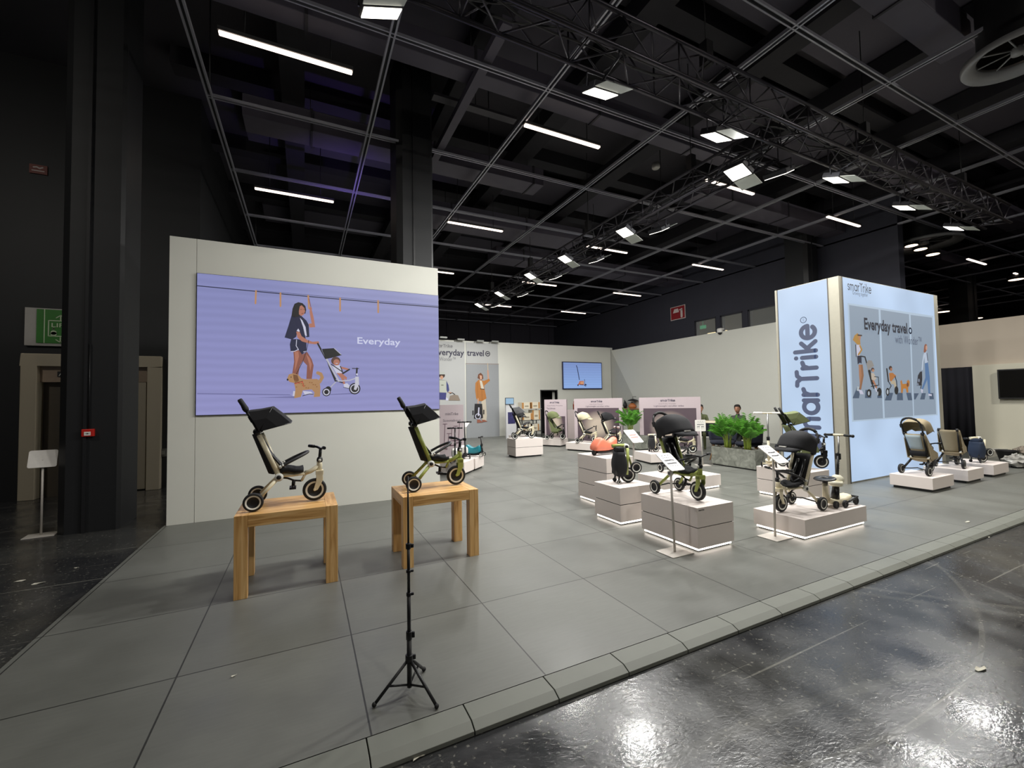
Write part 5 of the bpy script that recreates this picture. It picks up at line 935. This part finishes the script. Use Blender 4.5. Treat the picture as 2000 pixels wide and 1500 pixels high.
def planter(label, x0, x1, y0, y1, h, rz=0, org=None):
    w, d = x1 - x0, y1 - y0; t = thing('planter', label, 'planter', org or (x0, y0, 0), rz)
    MB().bb(.02, w - .02, .02, d - .02, 0, .03).obj('foot', BLACK, t)
    MB().bb(0, w, 0, .025, .03, h).bb(0, w, d - .025, d, .03, h).bb(0, .025, .025, d - .025, .03, h).bb(w - .025, w, .025, d - .025, .03, h).bb(.02, w - .02, .02, d - .02, .03, .08).obj('trough', M_CONC, t)
    MB().bb(.025, w - .025, .025, d - .025, .08, h - .03).obj('soil', mat((86, 66, 52), .95, bump=.5), t); return t
planter('long grey concrete-look planter holding two palms near the tower', 8.72, 9.02, 5.98, 7.08, .435)
palm('bushy green palm in the planter, the left one', 8.87, 6.75, .405, .74, 3); palm('bushy green palm in the planter, the right one', 8.87, 6.25, .405, .74, 5)
planter('grey planter seen between the two lilac panels', 9.25, 9.6, 10.05, 11.0, .435)
palm('green palm seen between the two lilac panels', 9.4, 10.65, .405, .85, 8, 24)
# meeting corner: table, chairs, people
tb = thing('meeting_table', 'pale round table top behind the upright sign stand', 'table', (10.3, 8.05, 0)); MB().lathe((0, 0, 0), (0, 0, 1), [(0, .9), (.55, .9), (.55, .935), (0, .935)], 32).obj('tabletop', mat((206, 192, 166), .5), tb); MB().tube([(0, 0, .02), (0, 0, .9)], .04).obj('pedestal', BLACK, tb); MB().lathe((0, 0, 0), (0, 0, 1), [(0, 0), (.3, 0), (.3, .02), (0, .02)], 24).obj('foot', BLACK, tb)
NAVY = mat((28, 32, 46), .9)
def chair(label, x, y, deg, sc=1.):
    t = thing('shell_chair', label, 'chair', (x, y, 0), math.radians(deg), 'navy shell chairs'); rows = []
    for i in range(9):
        f = i / 8; row = []
        for j in range(13):
            q = PI * j / 12 + PI / 2; r = .3 + .03 * f; row.append((r * math.cos(q) * .95, r * math.sin(q), .48 + (.42 * f) * (.45 + .55 * abs(math.cos(q - 0)))))
        rows.append(row)
    MB().grid(rows).obj('backrest', NAVY, t, solid=.04); MB().lathe((0, 0, 0), (0, 0, 1), [(0, .4), (.27, .4), (.3, .44), (.28, .49), (0, .49)], 24).obj('seat', NAVY, t)
    for a, b in ((-1, -1), (1, -1), (-1, 1), (1, 1)): MB().tube([(a * .15, b * .15, .41), (a * .24, b * .24, 0)], [.02, .012], 8).obj('leg', mat((170, 120, 70), .5), t)
    return t
chair('navy shell chair left of the sign stand behind the lilac panel', 9.6, 7.45, 200)
chair('navy shell chair behind the left palm', 9.75, 6.85, 120); chair('navy shell chair behind the right palm', 9.9, 5.95, 90); chair('navy shell chair under the person in the green jacket', 11.2, 9.3, 45); chair('navy shell chair under the dark-haired person behind the palms', 11.2, 8.0, 10)
def skinned(name, pts, edges, m, parent, sub=2):
    me = bpy.data.meshes.new(name); me.from_pydata([p[0] for p in pts], edges, []); me.materials.append(m); o = bpy.data.objects.new(name, me); COL.objects.link(o); o.parent = parent
    sk = o.modifiers.new('skin', 'SKIN'); me.skin_vertices or None
    bm = bmesh.new(); bm.from_mesh(me); ly = bm.verts.layers.skin.verify(); bm.verts.ensure_lookup_table()
    for v, p in zip(bm.verts, pts): v[ly].radius = (p[1], p[2] if len(p) > 2 else p[1])
    bm.verts[0][ly].use_root = True; bm.to_mesh(me); bm.free(); s = o.modifiers.new('sub', 'SUBSURF'); s.levels = s.render_levels = sub; o.modifiers['skin'].use_smooth_shade = True; return o
def person(label, x, y, deg, jacket, hairc, cap=False, zlift=0.):
    t = thing('person', label, 'person', (x, y, zlift), math.radians(deg)); SKN = mat((184, 134, 108), .55)
    P = [((0, 0, .52), .13, .15), ((.01, 0, .75), .12, .16), ((-.01, 0, .98), .11, .18), ((.0, 0, 1.06), .06, .07), ((.01, 0, 1.13), .05, .05)]
    E_ = [(0, 1), (1, 2), (2, 3), (3, 4)]
    for sd in (-1, 1):
        n = len(P); P += [((0, sd * .16, 1.01), .055), ((.08, sd * .22, .76), .042), ((.28, sd * .12, .80), .03)]; E_ += [(2, n), (n, n + 1), (n + 1, n + 2)]
        n = len(P); P += [((.02, sd * .09, .5), .085), ((.42, sd * .12, .5), .06), ((.42, sd * .13, .08), .04), ((.52, sd * .14, .035), .035)]; E_ += [(0, n), (n, n + 1), (n + 1, n + 2), (n + 2, n + 3)]
    skinned('clothed_body', P, E_, jacket, t)
    hd = MB().ball((.03, 0, 1.24), (.088, .072, .115), n=20); hd.ball((.118, 0, 1.225), (.018, .012, .022), n=8); hd.tube([(.0, 0, 1.07), (.01, 0, 1.18)], .048)
    for sd in (-1, 1): hd.ball((.02, sd * .073, 1.235), (.018, .009, .03), n=8)
    hd.obj('head', SKN, t, sub=1)
    fc = MB()
    for sd in (-1, 1): fc.ball((.108, sd * .03, 1.255), (.008, .012, .006), n=8); fc.tube([(.105, sd * .014, 1.275), (.1, sd * .045, 1.277)], .004, 6)
    fc.tube([(.112, -.02, 1.185), (.116, 0, 1.183), (.112, .02, 1.185)], .004, 6); fc.obj('face_details', mat((60, 34, 30), .6), t)
    rows = []
    for i in range(9):
        th = .02 + i / 8 * 1.7; rows.append([(.015 + .098 * math.sin(th * (1 if math.cos(q) < .2 else .62)) * math.cos(q), .084 * math.sin(th) * math.sin(q), 1.25 + .125 * math.cos(th * (1 if math.cos(q) < .2 else .62))) for q in [2 * PI * j / 20 for j in range(21)]])
    MB().grid(rows).obj('hair', mat(hairc, .8), t, solid=.008)
    for sd in (-1, 1):
        h_ = MB().tube([(.27, sd * .12, .80), (.34, sd * .1, .8)], [.03, .036], 8, flat=.6)
        for k in range(4): y0 = sd * .1 + (k - 1.5) * .018; h_.tube([(.33, y0, .8), (.37, y0, .795), (.395 - abs(k - 1.3) * .006, y0, .78)], [.009, .0085, .007], 6)
        h_.tube([(.3, sd * .075, .8), (.335, sd * .05, .79), (.355, sd * .045, .78)], [.01, .009, .008], 6); h_.obj('hand', SKN, t)
    return t
qa = GX(1368, 800, 11.2); person('person in a green jacket seated at the edge of the lilac panel', qa.x, qa.y, 215, mat((92, 98, 66), .9), (24, 20, 18))
qb = GX(1441, 805, 11.2); person('dark-haired person seated behind the palms, head showing', qb.x, qb.y, 200, mat((70, 74, 70), .9), (26, 20, 18))
bo = thing('bottle', 'green drink bottle on the round table edge', 'bottle', (9.95, 7.75, .936)); MB().lathe((0, 0, 0), (0, 0, 1), [(0, 0), (.035, 0), (.035, .12), (.012, .16), (.012, .19), (0, .19)], 14).obj('glass', mat((150, 190, 110), .2), bo)
# ================================================================== BITS ON THE FLOOR
for i, (px, py, r, nm) in enumerate(((822, 1475, .03, 'torn white paper scrap lying on the dark floor near the platform edge'), (1925, 1047, .05, 'white paper scrap on the dark floor at the far right'), (1914, 1308, .03, 'small yellowish scrap on the dark floor at the right'), (42, 1135, .03, 'white scrap on the dark floor left of the platform'), (76, 1140, .035, 'pale flat scrap on the dark floor, next to the white one'), (1890, 1020, .025, 'tiny white scrap on the platform at the right'), (456, 1322, .012, 'tiny white crumb on the tiles below the left table'), (148, 1110, .02, 'small white scrap below the blank sign stand'))):
    z = 0 if i in (5, 6) else HZ; p = GZ(px, py, z); rr = random.Random(i); pts = []
    for k in range(9): a = 2 * PI * k / 9; q = r * rr.uniform(.5, 1.2); pts.append((q * math.cos(a) * 1.5, q * math.sin(a) * .6, .002 + rr.uniform(0, .008)))
    o = MB().add(pts, [tuple(range(9))]).obj('paper_scrap', mat((206, 202, 186), .8), None, solid=.002); o.location = p; o.rotation_euler = (0, 0, rr.uniform(-.6, .6)); tag(o, nm, 'scrap')
# rubbish by the beige wall
tub = thing('tub', 'black tub with a green label beside the beige wall', 'tub', tuple(GZ(1968, 900, 0))); tub.scale = (.62, .62, .68); MB().lathe((0, 0, 0), (0, 0, 1), [(0, 0), (.2, 0), (.3, .34), (.33, .36), (.3, .36), (.2, .04)], 24).obj('bucket', BLACK, tub); MB().box((-.02, -.285, .2), (.3, .02, .14), Matrix.Rotation(.1, 3, 'X')).obj('label', mat((70, 120, 60), .5), tub)
def sack(label, px, py, r, seed, c, sc=(1, .7, .5)):
    rr = random.Random(seed); p = GZ(px, py, 0); rows = []
    for i in range(15):
        th = PI * i / 14; rows.append([(r * sc[0] * math.sin(th) * math.cos(q) * k, r * sc[1] * math.sin(th) * math.sin(q) * k, max(0, r * sc[2] * (1 + math.cos(th) * k))) for q, k in [(2 * PI * j / 20, 1 + .18 * math.sin(5 * j + i * 2.3 + seed) * math.sin(i * 1.7)) for j in range(21)]])
    rows = [[(x + rr.uniform(-.02, .02), y + rr.uniform(-.02, .02), max(0, z + rr.uniform(-.025, .03))) for x, y, z in row[:-1]] for row in rows]; rows = [row + [row[0]] for row in rows]
    o = MB().grid(rows, smooth=False).obj('rubbish_bag', mat(c, .25, var=.3, vs=30, bump=.8, bs=60), None); o.location = p; tag(o, label, 'bag'); return o
sack('crumpled clear rubbish bag on the floor at the right edge', 1988, 912, .3, 2, (168, 166, 160), (1.1, .7, .42)); sack('smaller grey crumpled bag lying behind the clear one', 2003, 899, .3, 5, (150, 140, 128))
fl = thing('long_carton', 'flat white carton lying along the foot of the beige wall', 'box', tuple(GZ(1938, 893, 0))); MB().bb(-.5, 1.1, 0, .25, 0, .14).obj('carton', mat((190, 188, 180), .6), fl)
